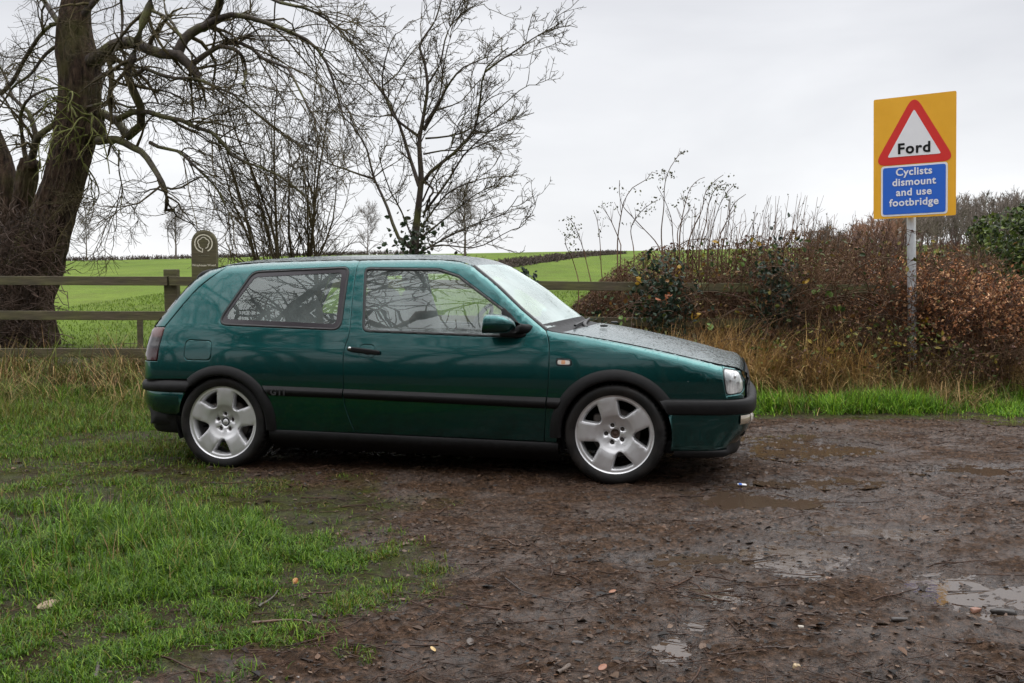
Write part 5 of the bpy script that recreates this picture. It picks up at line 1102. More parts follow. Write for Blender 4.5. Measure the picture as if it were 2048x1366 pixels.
def briars():
    rng = np.random.default_rng(61); leafy = {0, 1, 3, 4, 7, 8, 13, 14}
    for k, (pts, lab) in enumerate(BRIARS):
        Yd = 11.2+rng.uniform(-.3, .4); q = smooth_line(pts, 16); P = np.array([at(a, b_, Yd) for a, b_ in q]); P[:, 1] += .15*np.sin(np.linspace(0, 3, 16)*rng.uniform(.5, 1.5)); b0 = P[0]; g0 = float(T(b0[0], b0[1])); P = np.concatenate([[[b0[0]-.03, b0[1], g0-.05], [b0[0]-.015, b0[1], (g0+b0[2])/2]], P]); o = P[0].copy()
        r = np.linspace(.0095 if k in (0, 1, 2, 3, 4, 6) else .007, .003, len(P)); root = empty('briar_shoot', tuple(o), lab, 'briar', 'long briar shoots above the hedge'); v, f = tubes((P-o)[None], r[None], 6)
        A = spawn(rng, (P-o)[None, 5:], r[None, 5:], 5, .1, .95, (.6, .2), (.05, .25), .1, (0, 0, .1), .6, 5, .5, .002); v2, f2 = tubes(*A, 4); V, F = join([(v, f), (v2, f2)]); mk('stem', V, F, M['bramble'], root)
        c = []
        for j in range(10 if k in leafy else 3):
            base = (P-o)[-1-rng.integers(0, 5)] if j < 6 else A[0][rng.integers(0, 5), -1]; dr = nrm(rng.normal(size=3)*[1, .6, .4]+[.3, 0, -.3])
            for s_ in range(5): c.append(base+dr*.022*(s_+1)+rng.normal(0, .010, 3))
        v, f, cc = leaves(rng, np.array(c), .014, [(.07, .085, .03), (.10, .10, .05), (.06, .06, .03)]); mk('leaves', v, f, M['leafcol'], root, False, cc)
briars()

def bracken():
    """the fluffy bank of dead brown willowherb by the sign"""
    rng = np.random.default_rng(71); root = empty('dead_willowherb', (0, 0, 0), 'fluffy mass of dead rusty brown willowherb right of the sign pole', 'plants')
    topz = lambda x: np.interp(x, [3.6, 4.15, 4.5, 4.8, 5.2, 5.7, 6.5], [1.2, 1.44, 1.46, 1.36, 1.18, 1.0, .8])
    n = 1000; x = rng.uniform(3.9, 6.6, n); y = rng.uniform(9.95, 11.5, n); y = np.where(x < 4.25, np.maximum(y, 10.15), y); z = T(x, y); hh = (topz(x)-z)*rng.uniform(.7, 1.05, n); Q = np.empty((n, 8, 3)); Q[:, 0] = np.stack([x, y, z-.02], -1); d = nrm(rng.normal(size=(n, 3))*[.25, .25, .05]+[0, 0, 1])
    for k in range(1, 8): d = nrm(d+rng.normal(scale=.09, size=(n, 3))+[.015, 0, 0]); Q[:, k] = Q[:, k-1]+d*(hh/7)[:, None]
    R0 = np.full((n, 8), .0035); A = spawn(rng, Q, R0, 14, .35, 1, (.7, .3), (.08, .28), .3, (0, 0, -.05), .8, 5, .6, .0026)
    v, f = pack([(Q, R0), A], [3, 3]); mk('stems', v, f, M['brackenstem'], root)
    c = np.concatenate([A[0][:, k] for k in (2, 3, 4)]); c = c+rng.normal(0, .02, c.shape); v, f, cc = leaves(rng, c, .020, [(.27, .115, .045), (.36, .175, .078), (.20, .078, .032), (.45, .26, .13), (.14, .055, .024)], aspect=.5); mk('dead_heads', v, f, M['drycol'], root, False, cc)
M['brackenstem'] = noisy('dead_brown_stems', (.045, .020, .012), (.11, .055, .03), 2, (.7, .9), 0)
bracken()

def leafy_bush(name, label, cat, px, py, Yd, wpx, hpx, n, cols, seed, size=.035, depth=1.5, blobs=11):
    rng = np.random.default_rng(seed); c0 = at(px, py, Yd); g0 = float(T(c0[0], Yd)); w = wpx/FPX*Yd/2; h = hpx/FPX*Yd; root = empty(name, (c0[0], Yd, g0), label, cat); zt = c0[2]-g0
    # bumpy crown from overlapping sub-crowns of different size
    bc = np.stack([rng.uniform(-.72, .72, blobs)*w, rng.uniform(-.5, .5, blobs)*depth, zt+rng.uniform(-.42, .30, blobs)*h], -1); br = rng.uniform(.28, .5, blobs)*min(w, h*.8)
    i = rng.integers(0, blobs, n); u = nrm(rng.normal(size=(n, 3))); rr = rng.uniform(.35, 1.08, n)**.5; P = bc[i]+u*(br[i]*rr)[:, None]; P = P+.12*min(w, h)*(np.stack([fbm(P[:, 0]*3+s_, P[:, 2]*3, 2) for s_ in (1, 7, 13)], -1)-.5)
    low = rng.random(n) < .25; P[low, 2] = rng.uniform(.05, zt, low.sum())
    v, f, cc = leaves(rng, P, size, cols, up=1.); mk('foliage', v, f, M['leafcol'], root, False, cc)
    ns = 26; Q = np.empty((ns, 7, 3)); a = rng.uniform(0, 6.28, ns); Q[:, 0] = np.stack([.2*np.cos(a), .2*np.sin(a), 0*a-.05], -1); d = nrm(np.stack([np.cos(a)*.5, np.sin(a)*.4, np.ones(ns)], -1))
    for k in range(1, 7): d = nrm(d+rng.normal(scale=.14, size=(ns, 3))); Q[:, k] = Q[:, k-1]+d*(zt+h*.35)/6.5
    R0 = np.full((ns, 7), .02)*np.linspace(1, .3, 7); A = spawn(rng, Q, R0, 10, .3, 1, (.7, .3), (.2*h, .5*h), .15, (0, 0, .05), .5, 5, .4, .006); v, f = pack([(Q, R0), A], [5, 3]); mk('branches', v, f, M['twig'], root); return root
leafy_bush('evergreen_bush', 'dark green bush with paler leafy sprays at the right edge above the willowherb', 'bush', 2050, 492, 17.5, 235, 165, 12000, [(.026, .042, .010), (.04, .062, .012), (.065, .095, .018), (.018, .030, .009), (.10, .125, .024)], 81, .042, 2.2, 22)
# red-brown shoots and bushes further back, then the wood on the hill
def fuzzy(name, label, cat, px0, px1, topf, pyb, Yd, dy, n, mtl, seed, rm, kind=None, spread=.35):
    """a stand of bare twiggy growth whose top follows topf(px)"""
    rng = np.random.default_rng(seed); px = rng.uniform(px0, px1, n); Ys = Yd+rng.uniform(-dy, dy, n); tops = np.array([at(p, topf(p)+rng.uniform(-2, 10), y) for p, y in zip(px, Ys)]); x, y = tops[:, 0], Ys; z = np.minimum(T(x, y), tops[:, 2]-.3)
    hh = (tops[:, 2]-z)*rng.uniform(.72, 1.0, n); Q = np.empty((n, 7, 3)); Q[:, 0] = np.stack([x, y, z], -1); d = nrm(rng.normal(size=(n, 3))*[spread*.5, spread*.5, .1]+[0, 0, 1])
    for k in range(1, 7): d = nrm(d+rng.normal(scale=.07, size=(n, 3))+[0, 0, .05]); Q[:, k] = Q[:, k-1]+d*(hh/6)[:, None]
    R0 = np.linspace(1, .3, 7)[None]*(hh*.010)[:, None]; mh = float(np.mean(hh)); A = spawn(rng, Q, R0, 12, .2, 1, (.55, .2), (mh*.14, mh*.4), .13, (0, 0, .06), .5, 6, .4, rm*1.3); B1 = spawn(rng, *A, 5, .15, 1, (.6, .25), (mh*.06, mh*.18), .15, (0, 0, .04), .7, 4, .6, rm)
    v, f = pack([(Q, R0), A, B1], [4, 3, 3]); o = mk(name, v, f, M[mtl]); return props(o, label, cat, None, kind)
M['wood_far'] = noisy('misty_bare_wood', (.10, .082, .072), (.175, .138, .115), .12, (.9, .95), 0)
M['rusty'] = noisy('rusty_bare_bush', (.15, .075, .045), (.26, .135, .085), .3, (.85, .95), 0)
M['reds'] = noisy('red_brown_shoots', (.038, .018, .014), (.075, .036, .027), .6, (.7, .9), 0)
fuzzy('wood', 'misty bare brown wood along the hill at the right behind the sign', 'wood', 1775, 2120, lambda p: np.interp(p, [1775, 1800, 1850, 1910, 1960, 2048, 2120], [424, 412, 402, 392, 386, 380, 378]), 480, 105, 16, 330, 'wood_far', 91, .020, 'stuff')
fuzzy('rusty_thicket', 'rusty brown rounded thicket left of and below the yellow sign', 'bush', 1672, 1800, lambda p: np.interp(p, [1672, 1690, 1715, 1740, 1770, 1800], [476, 458, 442, 430, 428, 440]), 480, 62, 5, 110, 'rusty', 92, .012)
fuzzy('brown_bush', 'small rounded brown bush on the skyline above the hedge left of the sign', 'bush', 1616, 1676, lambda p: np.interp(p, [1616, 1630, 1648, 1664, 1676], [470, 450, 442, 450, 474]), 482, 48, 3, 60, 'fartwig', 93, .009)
fuzzy('red_shoots', 'stand of dark red upright shoots behind the hedge under the yellow sign', 'shrub', 1672, 1935, lambda p: np.interp(p, [1672, 1720, 1780, 1830, 1935], [470, 462, 450, 474, 480]), 505, 14.5, 1., 100, 'reds', 94, .0032)
# ------------------------------------------------------------------ grass
def scatter(rng, n, x0, x1, y0, y1, dens, near=0.):
    """rejection-sampled ground points; near>0 packs points towards the camera side"""
    x = rng.uniform(x0, x1, n); y = y0+(y1-y0)*rng.random(n)**(1+near); k = rng.random(n) < dens(x, y); x, y = x[k], y[k]; return np.stack([x, y, gz(x, y)-.004], -1)
GREEN = [(.045, .108, .007), (.072, .155, .010), (.105, .20, .014), (.028, .068, .006), (.15, .235, .02)]
YELL = [(.10, .115, .014), (.145, .135, .02), (.07, .08, .011), (.05, .07, .009), (.17, .12, .038)]
DRY = [(.25, .16, .062), (.175, .10, .038), (.34, .225, .095), (.11, .065, .026), (.215, .155, .055), (.10, .092, .025)]
rng = np.random.default_rng(101)
def clump(x, y, f=7.): return sstep(.40, .60, fbm(x*f, y*f, 3))
def d_fore(x, y):
    g = grassy(x, y); p = fbm(x*2.3+7, y*2.3, 4, .6); return g*np.clip(sstep(.42, .55, p)+.07, 0, 1)*(1-.62*sstep(4.4, 5.4, y))*(.25+.75*clump(x, y))
def tallness(x, y):
    c = [gp(330, 1110), gp(90, 1030), gp(200, 1070), gp(30, 1130)]; t = 0
    for q, r in zip(c, (.42, .62, .55, .5)): t = np.maximum(t, np.exp(-((x-q[0])**2+((y-q[1])*.8)**2)/r**2))
    return t
b0 = scatter(rng, 430000, -4.6, .15, 2.45, 6.3, d_fore, .25); tl = tallness(b0[:, 0], b0[:, 1]); k = fbm(b0[:, 0]*1.7, b0[:, 1]*1.7+40, 3)
h = rng.uniform(.014, .042, len(b0))*(1-.35*sstep(4.5, 5.3, b0[:, 1]))*(.35+.6*k+.75*clump(b0[:, 0], b0[:, 1]))+tl*rng.uniform(.01, .16, len(b0))*(.4+.6*clump(b0[:, 0], b0[:, 1], 4.)); mixg = rng.random(len(b0)) < np.clip(.25+1.1*(fbm(b0[:, 0]*.9+3, b0[:, 1]*.9, 3)-.42)+.25*(b0[:, 1] > 4.9)-.5*tl, .04, .8)
P_ = []
for sel, pal in ((~mixg, GREEN), (mixg, YELL)): P_.append(blades(rng, b0[sel], h[sel], rng.uniform(.0015, .0030, sel.sum())*(1+tl[sel]*.3), 1.35, pal, seg=3))
tt = b0[(tl > .45)]; tt = tt[rng.random(len(tt)) < .012]; P_.append(blades(rng, tt, rng.uniform(.10, .24, len(tt)), np.full(len(tt), .0017), .8, DRY, seg=3))
V, F, c = jc(P_); props(mk('foreground_grass', V, F, M['grasscol'], None, False, c), 'short wet green grass in the left foreground', 'grass', None, 'stuff')
# around and behind the car
def d_back(x, y): p = fbm(x*1.9+3, y*1.9, 4, .6); return grassy(x, y)*np.clip(sstep(.42, .58, p)+.18+.7*sstep(7.6, 8.8, y), 0, 1)
b0 = scatter(rng, 130000, -6.2, -.6, 6.2, 9.7, d_back); k = fbm(b0[:, 0]*1.3, b0[:, 1]*1.3+40, 3); up = sstep(7.4, 9.0, b0[:, 1])
h = rng.uniform(.02, .06, len(b0))*(.6+.9*k)+up*rng.uniform(.0, .22, len(b0))*k*1.6; mixg = rng.random(len(b0)) < np.clip(.35+.9*(k-.5)+.12*up, .1, .8)
P_ = [blades(rng, b0[s_], h[s_], rng.uniform(.0022, .004, s_.sum()), 1.0, p_, seg=2) for s_, p_ in ((~mixg, GREEN), (mixg, YELL))]
V, F, c = jc(P_); props(mk('grass_behind_car', V, F, M['grasscol'], None, False, c), 'rough green grass behind the rear of the car', 'grass', None, 'stuff')
# verge on the right
def d_verge(x, y): return sstep(.0, .25, y-8.72-.55*(fbm(x*2.2, y*0+2, 4)-.5))*np.where(y > 9.5, .5, 1.)*np.clip(.15+clump(x, y, 3.4), 0, 1)
b0 = scatter(rng, 150000, -.4, 6.6, 8.6, 10.3, d_verge); k = fbm(b0[:, 0]*1.1, b0[:, 1]*2+40, 3); h = rng.uniform(.03, .15, len(b0))*(.1+1.9*k*k*1.6)*(.45+.55*sstep(8.7, 9.1, b0[:, 1])); mixg = rng.random(len(b0)) < np.clip(.10+.8*(fbm(b0[:, 0]*.8+9, b0[:, 1]*.8, 3)-.45)+.35*sstep(9.3, 9.9, b0[:, 1]), .03, .8)
P_ = [blades(rng, b0[s_], h[s_], rng.uniform(.0028, .005, s_.sum()), 1.5, p_, seg=3) for s_, p_ in ((~mixg, [tuple(1.6*np.array(q)) for q in GREEN]), (mixg, [tuple(1.3*np.array(q)) for q in YELL]))]
V, F, c = jc(P_); props(mk('verge_grass', V, F, M['grasscol'], None, False, c), 'bright green grass verge between the mud and the hedge', 'grass', None, 'stuff')
# rank dry grass along the fence, in tussocks that lean together
def tussocks(rng, nt, per, x0, x1, y0, y1, hr, pal, lean, dens, wd=(.0022, .0045)):
    cx = rng.uniform(x0, x1, nt); cy = rng.uniform(y0, y1, nt); k = rng.random(nt) < dens(cx, cy); cx, cy = cx[k], cy[k]; nt = len(cx); i = np.repeat(np.arange(nt), per); n = len(i); a0 = rng.uniform(0, 2*math.pi, nt); x = cx[i]+rng.normal(0, .07, n); y = cy[i]+rng.normal(0, .07, n)
    h = rng.uniform(*hr, nt)[i]*rng.uniform(.55, 1.1, n); b = np.stack([x, y, gz(x, y)-.01], -1); return blades(rng, b, h, rng.uniform(*wd, n), lean, pal, dirs=a0[i]+rng.normal(0, 1.1, n), seg=5, tilt=.55)
DG = DRY+[(.08, .11, .016), (.11, .14, .02), (.14, .15, .028), (.06, .10, .012)]
P_ = [tussocks(rng, 260, 46, -6.4, -1.3, 8.9, 10.9, (.22, .6), DG, 1.9, lambda x, y: np.where(x > -3.2, 1., .75)), tussocks(rng, 170, 34, -6.6, -1.4, 8.2, 9.6, (.12, .32), DG[3:]+YELL, 1.5, lambda x, y: .9+0*x)]
V, F, c = jc(P_); props(mk('rank_grass', V, F, M['drycol'], None, False, c), 'long tangled dry and green grass below the left fence rails', 'grass', None, 'stuff')
P_ = [tussocks(rng, 420, 40, .6, 6.8, 9.2, 10.25, (.14, .6), DRY, 1.9, lambda x, y: np.clip(-.1+2.2*(fbm(x*1.7, y*1.3+7, 3)-.30), .08, 1)*np.where(x > 3.1, .95, 1)), tussocks(rng, 105, 60, 1.3, 3.5, 9.55, 10.15, (.45, .85), [tuple(1.6*np.array(q)) for q in DRY[:3]+DRY[4:5]], 1.2, lambda x, y: 1.+0*x), tussocks(rng, 90, 50, 4.7, 6.6, 9.5, 10.4, (.3, .6), DRY[:3]+[(.30, .21, .10)], 1.2, lambda x, y: 1.+0*x), tussocks(rng, 220, 34, .9, 6.6, 8.95, 9.8, (.15, .38), DG[3:]+YELL, 1.5, lambda x, y: .8+0*x)]
V, F, c = jc(P_); props(mk('dry_grass', V, F, M['drycol'], None, False, c), 'tall straw coloured dead grass along the foot of the bramble hedge', 'grass', None, 'stuff')
# young crop just beyond the fence
b0 = scatter(rng, 70000, -9, 6, 11.2, 26, lambda x, y: .5+.5*sstep(.4, .6, fbm(x*.8, y*.5, 3))); h = rng.uniform(.03, .075, len(b0)); V, F, c = blades(rng, b0+[0, 0, .0], h, rng.uniform(.005, .009, len(b0)), .9, [(.09, .145, .013), (.108, .172, .015), (.13, .195, .022), (.072, .118, .011)], seg=2); props(mk('crop_grass', V, F, M['grasscol'], None, False, c), 'bright green young crop in the field beyond the fence', 'crop', None, 'stuff')

# ------------------------------------------------------------------ litter on the mud
def mudpts(rng, n, y0=2.45, y1=8.9, near=.6):
    x = rng.uniform(-4.5, 5, n); y = y0+(y1-y0)*rng.random(n)**(1+near); k = (grassy(x, y) < .6) | (rng.random(n) < .4); return x[k], y[k]
x, y = mudpts(rng, 20000); n = len(x); cl = fbm(x*1.5+9, y*2.2, 3); k = rng.random(n) < np.clip(sstep(.36, .60, cl)+.12, 0, 1); x, y = x[k], y[k]; n = len(x)
a = rng.normal(.1, .75, n)+math.pi*(rng.random(n) < .5); Q = np.empty((n, 6, 3)); px_, py_ = x.copy(), y.copy(); ln = rng.uniform(.02, .12, n)*(1+2.2*(rng.random(n) < .07))
for j in range(6): Q[:, j] = np.stack([px_, py_, gz(px_, py_)+.003], -1); a = a+rng.normal(0, .16, n); px_ = px_+np.cos(a)*ln/5; py_ = py_+np.sin(a)*ln/5
Q[..., 2] = .5*Q[..., 2]+.5*np.linspace(0, 1, 6)*(Q[:, -1:, 2]-Q[:, :1, 2])+.5*Q[:, :1, 2]+rng.uniform(.0, .006, (n, 1)); R0 = (rng.uniform(.0008, .0023, n)*(1+.8*(ln > .16)))[:, None]*np.linspace(1, .5, 6)
V, F = tubes(Q, R0, 5); props(mk('twig_litter', V, F, M['wettwig'] if 'wettwig' in M else M.setdefault('wettwig', noisy('wet_fallen_twigs', (.010, .006, .004), (.070, .034, .019), 6, (.5, .7), 0, Specular_IOR_Level=.25)), None), 'small wet fallen twigs strewn over the mud', 'twigs', None, 'stuff')
x, y = mudpts(rng, 42000); k = rng.random(len(x)) < np.clip(.15+sstep(.34, .6, fbm(x*1.3+2, y*1.9+5, 3)), 0, 1); x, y = x[k], y[k]; n = len(x); C = np.stack([x, y, gz(x, y)+.004], -1); V, F, c = leaves(rng, C, .0001, [(1, 1, 1)]); 
u = rng.uniform(0, 6.28, n); U = np.stack([np.cos(u), np.sin(u), rng.normal(0, .16, n)], -1); Wv = np.stack([-np.sin(u), np.cos(u), rng.normal(0, .25, n)], -1); s = (.0035+rng.gamma(1.7, .0032, n))[:, None]; up = np.array([0, 0, 1.])*s*rng.uniform(-.1, .4, (n, 1))
V = np.stack([C-U*s, C-U*s*.3+Wv*s*.55+up, C+U*s*.35+Wv*s*.5+up, C+U*s, C+U*s*.35-Wv*s*.5+up, C-U*s*.3-Wv*s*.55+up], 1).reshape(-1, 3); pal = np.array([(.016, .010, .007), (.026, .015, .009), (.05, .028, .016), (.085, .045, .024), (.012, .009, .007), (.045, .032, .022), (.11, .07, .045)]); c = np.repeat(pal[rng.integers(0, 7, n)]*rng.uniform(.6, 1.4, (n, 1)), 6, 0)
props(mk('leaf_litter', V, F, M['leafcol'], None, False, c), 'dark rotting leaf scraps trodden into the mud', 'leaves', None, 'stuff')
def pebbles(rng, C, r, pal):
    t = (1+5**.5)/2; ico = nrm(np.array([(-1, t, 0), (1, t, 0), (-1, -t, 0), (1, -t, 0), (0, -1, t), (0, 1, t), (0, -1, -t), (0, 1, -t), (t, 0, -1), (t, 0, 1), (-t, 0, -1), (-t, 0, 1)], float)); f = np.array([(0, 11, 5), (0, 5, 1), (0, 1, 7), (0, 7, 10), (0, 10, 11), (1, 5, 9), (5, 11, 4), (11, 10, 2), (10, 7, 6), (7, 1, 8), (3, 9, 4), (3, 4, 2), (3, 2, 6), (3, 6, 8), (3, 8, 9), (4, 9, 5), (2, 4, 11), (6, 2, 10), (8, 6, 7), (9, 8, 1)])
    n = len(C); sc = rng.uniform(.55, 1.25, (n, 1, 3))*[1, 1, .7]; a = rng.uniform(0, 6.28, n); ca, sa = np.cos(a), np.sin(a); P = ico[None]*sc*(1+rng.normal(0, .14, (n, 12, 1))); X_ = P[..., 0]*ca[:, None]-P[..., 1]*sa[:, None]; Y_ = P[..., 0]*sa[:, None]+P[..., 1]*ca[:, None]; P = np.stack([X_, Y_, P[..., 2]], -1)*r[:, None, None]+C[:, None]
    pal = np.array(pal); return P.reshape(-1, 3), [(f[None]+(np.arange(n)*12)[:, None, None]).reshape(-1, 3)], np.repeat(pal[rng.integers(0, len(pal), n)]*rng.uniform(.7, 1.25, (n, 1)), 12, 0)
x, y = mudpts(rng, 14000); k = (rng.random(len(x)) < sstep(.36, .62, fbm(x*1.1+22, y*1.5+5, 3))) & (grassy(x, y) < .4); x, y = x[k], y[k]; r = np.minimum(rng.gamma(1.5, .0011, len(x))+.0007, .0055)
STN = [(.10, .085, .075), (.07, .06, .055), (.13, .075, .055), (.16, .14, .125), (.05, .045, .04), (.11, .10, .09)]
M['stonecol'] = colmat('wet_stone', .3, .5); V, F, c = pebbles(rng, np.stack([x, y, gz(x, y)], -1), r, STN); props(mk('gravel', V, F, M['stonecol'], None, False, c), 'fine gravel bedded in the wet mud', 'gravel', None, 'stuff')
# crumbs and clods of churned mud
x, y = mudpts(rng, 52000); k = (rng.random(len(x)) < sstep(.40, .62, fbm(x*1.6+52, y*2.1+5, 3))) & (grassy(x, y) < .5); x, y = x[k], y[k]; r = np.minimum(rng.gamma(1.7, .0014, len(x))+.001, .005)
M['clodcol'] = colmat('wet_clods', .45, .5); V, F, c = pebbles(rng, np.stack([x, y, gz(x, y)+.0], -1), r, [(.024, .015, .010), (.042, .027, .018), (.07, .047, .033), (.016, .010, .007), (.055, .033, .02)]); props(mk('mud_crumbs', V, F, M['clodcol'], None, False, c), 'crumbs of churned wet mud', 'mud', None, 'stuff')
# things one can point at
def stone(px, py, r, colr, label, cat='stone', name='stone', sq=(1, 1, .7), p=2.6, rz=0.):
    r = r*.55; g = gp(px, py); z = float(gz(g[0], g[1])); v, f = rbox((0, 0, 0), tuple(2*r*np.array(sq)), p, 7); v = v*(1+.6*(fbm(v[:, 0]*9/r*.1+px, v[:, 1]*9/r*.1+v[:, 2]*7/r*.1, 2)-.5))[:, None]; mt = noisy('stone_'+str(int(px)), tuple(.8*np.array(colr)), colr, 60, (.3, .6), .3, .002); o = mk(name, v, f, mt, None, True, loc=(g[0], g[1], z+r*.12)); o.rotation_euler = (0, .1, rz); props(o, label, cat)
stone(1594, 1330, .020, (.40, .30, .17), 'pale tan broken stone on the mud near the bottom of the photo', sq=(1.1, .9, .8), p=4)
stone(1602, 1252, .014, (.42, .38, .32), 'small whitish square stone on the mud above the tan stone', sq=(1.2, .8, .6), p=5)
stone(1950, 1222, .026, (.20, .095, .06), 'reddish brick fragment beside the puddle at the right', 'brick', 'brick_fragment', (1.3, .9, .6), 6, .4)
stone(1975, 1235, .022, (.17, .09, .065), 'darker brick fragment just right of the reddish one', 'brick', 'brick_fragment', (1.2, .9, .6), 6, 1.1)
stone(1662, 1160, .016, (.22, .12, .08), 'small orange brown stone beyond the middle puddle', sq=(1.3, .9, .6))
stone(2010, 1225, .05, (.022, .017, .014), 'black clod of mud right of the brick fragments', 'clod', 'mud_clod', (1.8, .7, .5), 2.4)
stone(1155, 1285, .03, (.03, .022, .018), 'dark flat clod of mud in the centre foreground', 'clod', 'mud_clod', (1.5, .7, .45), 2.4)
stone(1805, 1242, .036, (.026, .019, .015), 'long dark lump of mud left of the brick fragments', 'clod', 'mud_clod', (2.3, .6, .5), 2.4, .3)
def stick(pts, r, label, colr=(.06, .035, .024)):
    r = r*.6; P = np.array([gp(*q) for q in smooth_line(pts, 12)]); P[:, 2] = gz(P[:, 0], P[:, 1])+r*.9; P[:, 2] = np.maximum(P[:, 2], np.linspace(P[0, 2], P[-1, 2], 12)); o = P[0].copy(); v, f = tubes((P-o)[None], np.linspace(r, r*.55, 12)[None]*(1+.15*np.sin(np.arange(12)*2.1))[None], 8); props(mk('stick', v, f, noisy('stick_bark_'+str(int(pts[0][0])), tuple(.5*np.array(colr)), colr, 25, (.4, .7), .4, .004), None, True, loc=tuple(o)), label, 'stick')
stick([(505, 1250), (560, 1248), (600, 1250), (622, 1258)], .009, 'thick reddish stick at the edge of the grass in the lower left', (.13, .07, .045))
stick([(518, 1215), (545, 1195), (556, 1180)], .008, 'short grey mossy stick standing at the edge of the grass', (.08, .07, .05))
stick([(478, 1072), (530, 1078), (590, 1082)], .005, 'thin pale brown stick lying across the turf', (.14, .09, .06))
stick([(192, 1366), (198, 1330), (203, 1305)], .012, 'stubby dark stick at the bottom edge in the grass', (.06, .045, .035))
stick([(1115, 1355), (1140, 1340), (1125, 1345)], .012, 'short muddy stick at the bottom edge of the mud', (.10, .07, .05))
stick([(1010, 1160), (1060, 1195), (1130, 1210), (1190, 1200), (1240, 1185)], .0045, 'long curved dark twig in the centre of the mud', (.04, .026, .02))
stick([(1510, 1296), (1580, 1300), (1625, 1292)], .006, 'straight dark stick on the mud left of the tan stone', (.05, .032, .024))
stick([(1000, 1080), (1050, 1092), (1085, 1075)], .006, 'bent reddish twig on the mud below the front wheel', (.10, .055, .035))
def fallen_leaf(px, py, s, colr, label, tilt=.3, rz=0.):
    s = s*.72; g = gp(px, py); z = float(gz(g[0], g[1])); t = np.linspace(-1, 1, 9); wv = (1-t**2)**.7*.55; V = np.concatenate([np.stack([t, wv, .25*wv+.12*t*t], -1), np.stack([t, 0*t, .12*t*t], -1), np.stack([t, -wv, .25*wv+.12*t*t], -1)])*s; o = mk('fallen_leaf', V, [grid_faces(3, 9)], mat('leaf_'+str(int(px)), colr, .4), None, True, loc=(g[0], g[1], z+.009)); o.rotation_euler = (tilt, -.2, rz); m_ = o.modifiers.new('thick', 'SOLIDIFY'); m_.thickness = .0008; props(o, label, 'leaf')
fallen_leaf(590, 1160, .028, (.30, .11, .025), 'upright orange fallen leaf in the sparse grass', .9, 1.3)
fallen_leaf(96, 1215, .055, (.21, .15, .085), 'large pale tan fallen leaf in the left grass', .35, .5)
fallen_leaf(866, 1303, .022, (.42, .29, .12), 'small pale yellow leaf on the mud in the centre foreground', .3, 2.)
fallen_leaf(1225, 1190, .022, (.20, .075, .03), 'rust coloured leaf lying on the mud below the long twig', .2, .4)
fallen_leaf(1205, 1340, .026, (.19, .07, .03), 'rust brown leaf at the bottom edge of the mud', .3, .8)
fallen_leaf(940, 1290, .03, (.05, .035, .025), 'dark curled leaf left of the flat mud clod', .3, 1.5)
def scrap():
    g = gp(1484, 969); z = float(gz(g[0], g[1])); v, f = rbox((0, 0, 0), (.055, .02, .008), 5, 6); o = mk('paper_scrap', v, f, M['s_white'], None, True, loc=(g[0], g[1], z+.012)); o.rotation_euler = (.2, .1, .1); props(o, 'tiny white and blue scrap of litter on the wet mud ahead of the front wheel', 'litter'); v, f = rbox((-.012, -.002, .002), (.02, .02, .008), 5, 6); mk('blue_print', v, f, M['s_blue'], o)
scrap()
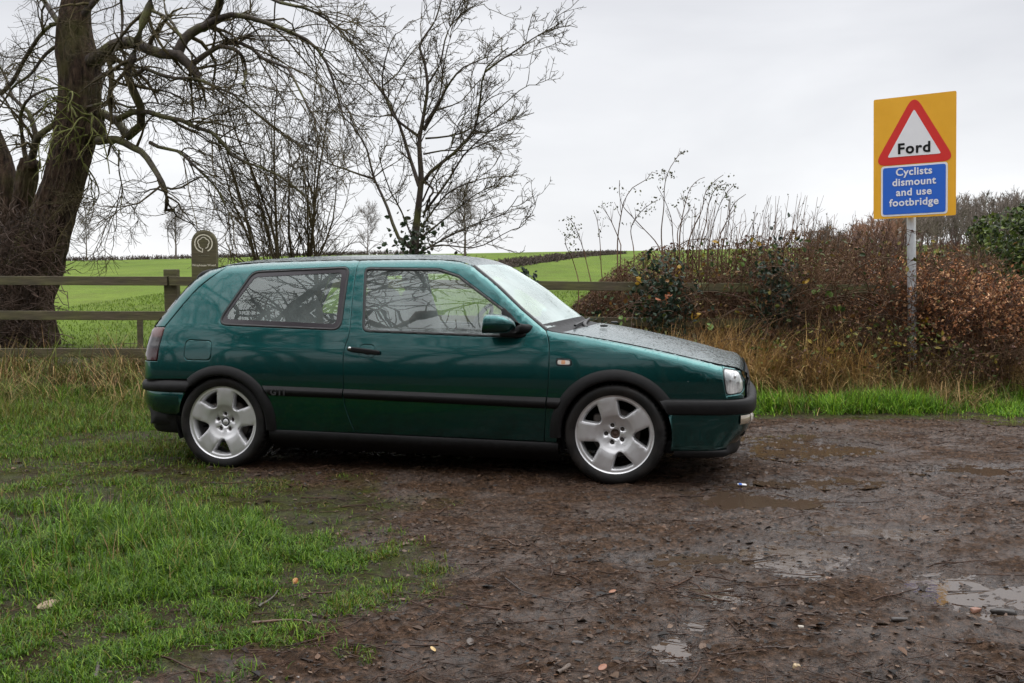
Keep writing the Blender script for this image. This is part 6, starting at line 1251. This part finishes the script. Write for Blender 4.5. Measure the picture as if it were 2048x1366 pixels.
# ------------------------------------------------------------------ the wood across the lane, behind the photographer
def wood_behind():
    rng = np.random.default_rng(131); n = 34; x = rng.uniform(-24, 18, n); y = rng.uniform(-11, -3.6, n); x[:7] = [-5.2, -7.6, -10.2, -3., -6.6, -8.8, -12.5]; y[:7] = [-2.6, -2.2, -3., -3.8, -5., -4.6, -4]; Q = np.empty((n, 10, 3)); Q[:, 0] = np.stack([x, y, 0*x-.2], -1); d = nrm(rng.normal(size=(n, 3))*[.25, .25, .05]+[0, 0, 1]); hh = rng.uniform(9, 17, n); hh[:7] = [12, 13, 13, 13, 15, 14, 14]
    for k in range(1, 10): d = nrm(d+rng.normal(scale=.10, size=(n, 3))+[0, 0, .05]); Q[:, k] = Q[:, k-1]+d*(hh/9)[:, None]
    R0 = np.linspace(1, .2, 10)[None]*rng.uniform(.10, .22, n)[:, None]; A = spawn(rng, Q, R0, 11, .2, 1, (1.0, .3), (2.2, 6.), .17, (0, .03, .0), .5, 10, .25, .03); A3 = spawn(rng, Q[:7], R0[:7], 14, .45, .98, (1.2, .25), (3., 7.5), .15, (0, .03, -.02), .55, 10, .25, .035); A = tuple(np.concatenate([a, c_]) for a, c_ in zip(A, A3)); B1 = spawn(rng, *A, 5, .2, 1, (.8, .3), (.8, 2.4), .2, (0, 0, -.03), .55, 7, .35, .022); C1 = spawn(rng, *B1, 2, .2, 1, (.8, .3), (.3, .8), .2, (0, 0, -.02), .7, 4, .6, .014)
    m = 5200; bx = rng.uniform(-40, 36, m); by = rng.uniform(-12, -7.6, m); top = 2.0+1.3*fbm(bx*.3, by*.2, 3); q = np.empty((m, 6, 3)); q[:, 0] = np.stack([bx, by, 0*bx-.1], -1); d = nrm(rng.normal(size=(m, 3))*[.6, .6, .2]+[0, 0, 1])
    for k in range(1, 6): d = nrm(d+rng.normal(scale=.25, size=(m, 3))); q[:, k] = q[:, k-1]+d*(top/5*rng.uniform(.6, 1.1, m))[:, None]
    r = np.full((m, 6), .022); E_ = spawn(rng, q, r, 5, .1, 1, (.9, .3), (.3, .8), .3, (0, 0, 0), .8, 4, .6, .016)
    v, f = pack([(Q, R0), A, B1, C1, (q, r), E_], [7, 4, 3, 3, 3, 3]); props(mk('woodland', v, f, M['bramble'], None), 'bare wood and brambles across the lane reflected in the car windows', 'wood', None, 'stuff')
    v, f = rbox((-2, -12.5, .55), (90, 5.5, 2.6), 3, 24); v[:, 2] += .5*(fbm(v[:, 0]*.6, v[:, 1]*.6, 3)-.5); props(mk('bank', v, f, noisy('dark_earth_bank', (.016, .013, .007), (.045, .034, .018), 3, (.8, .95), .5, .1), None), kind='structure')
wood_behind()
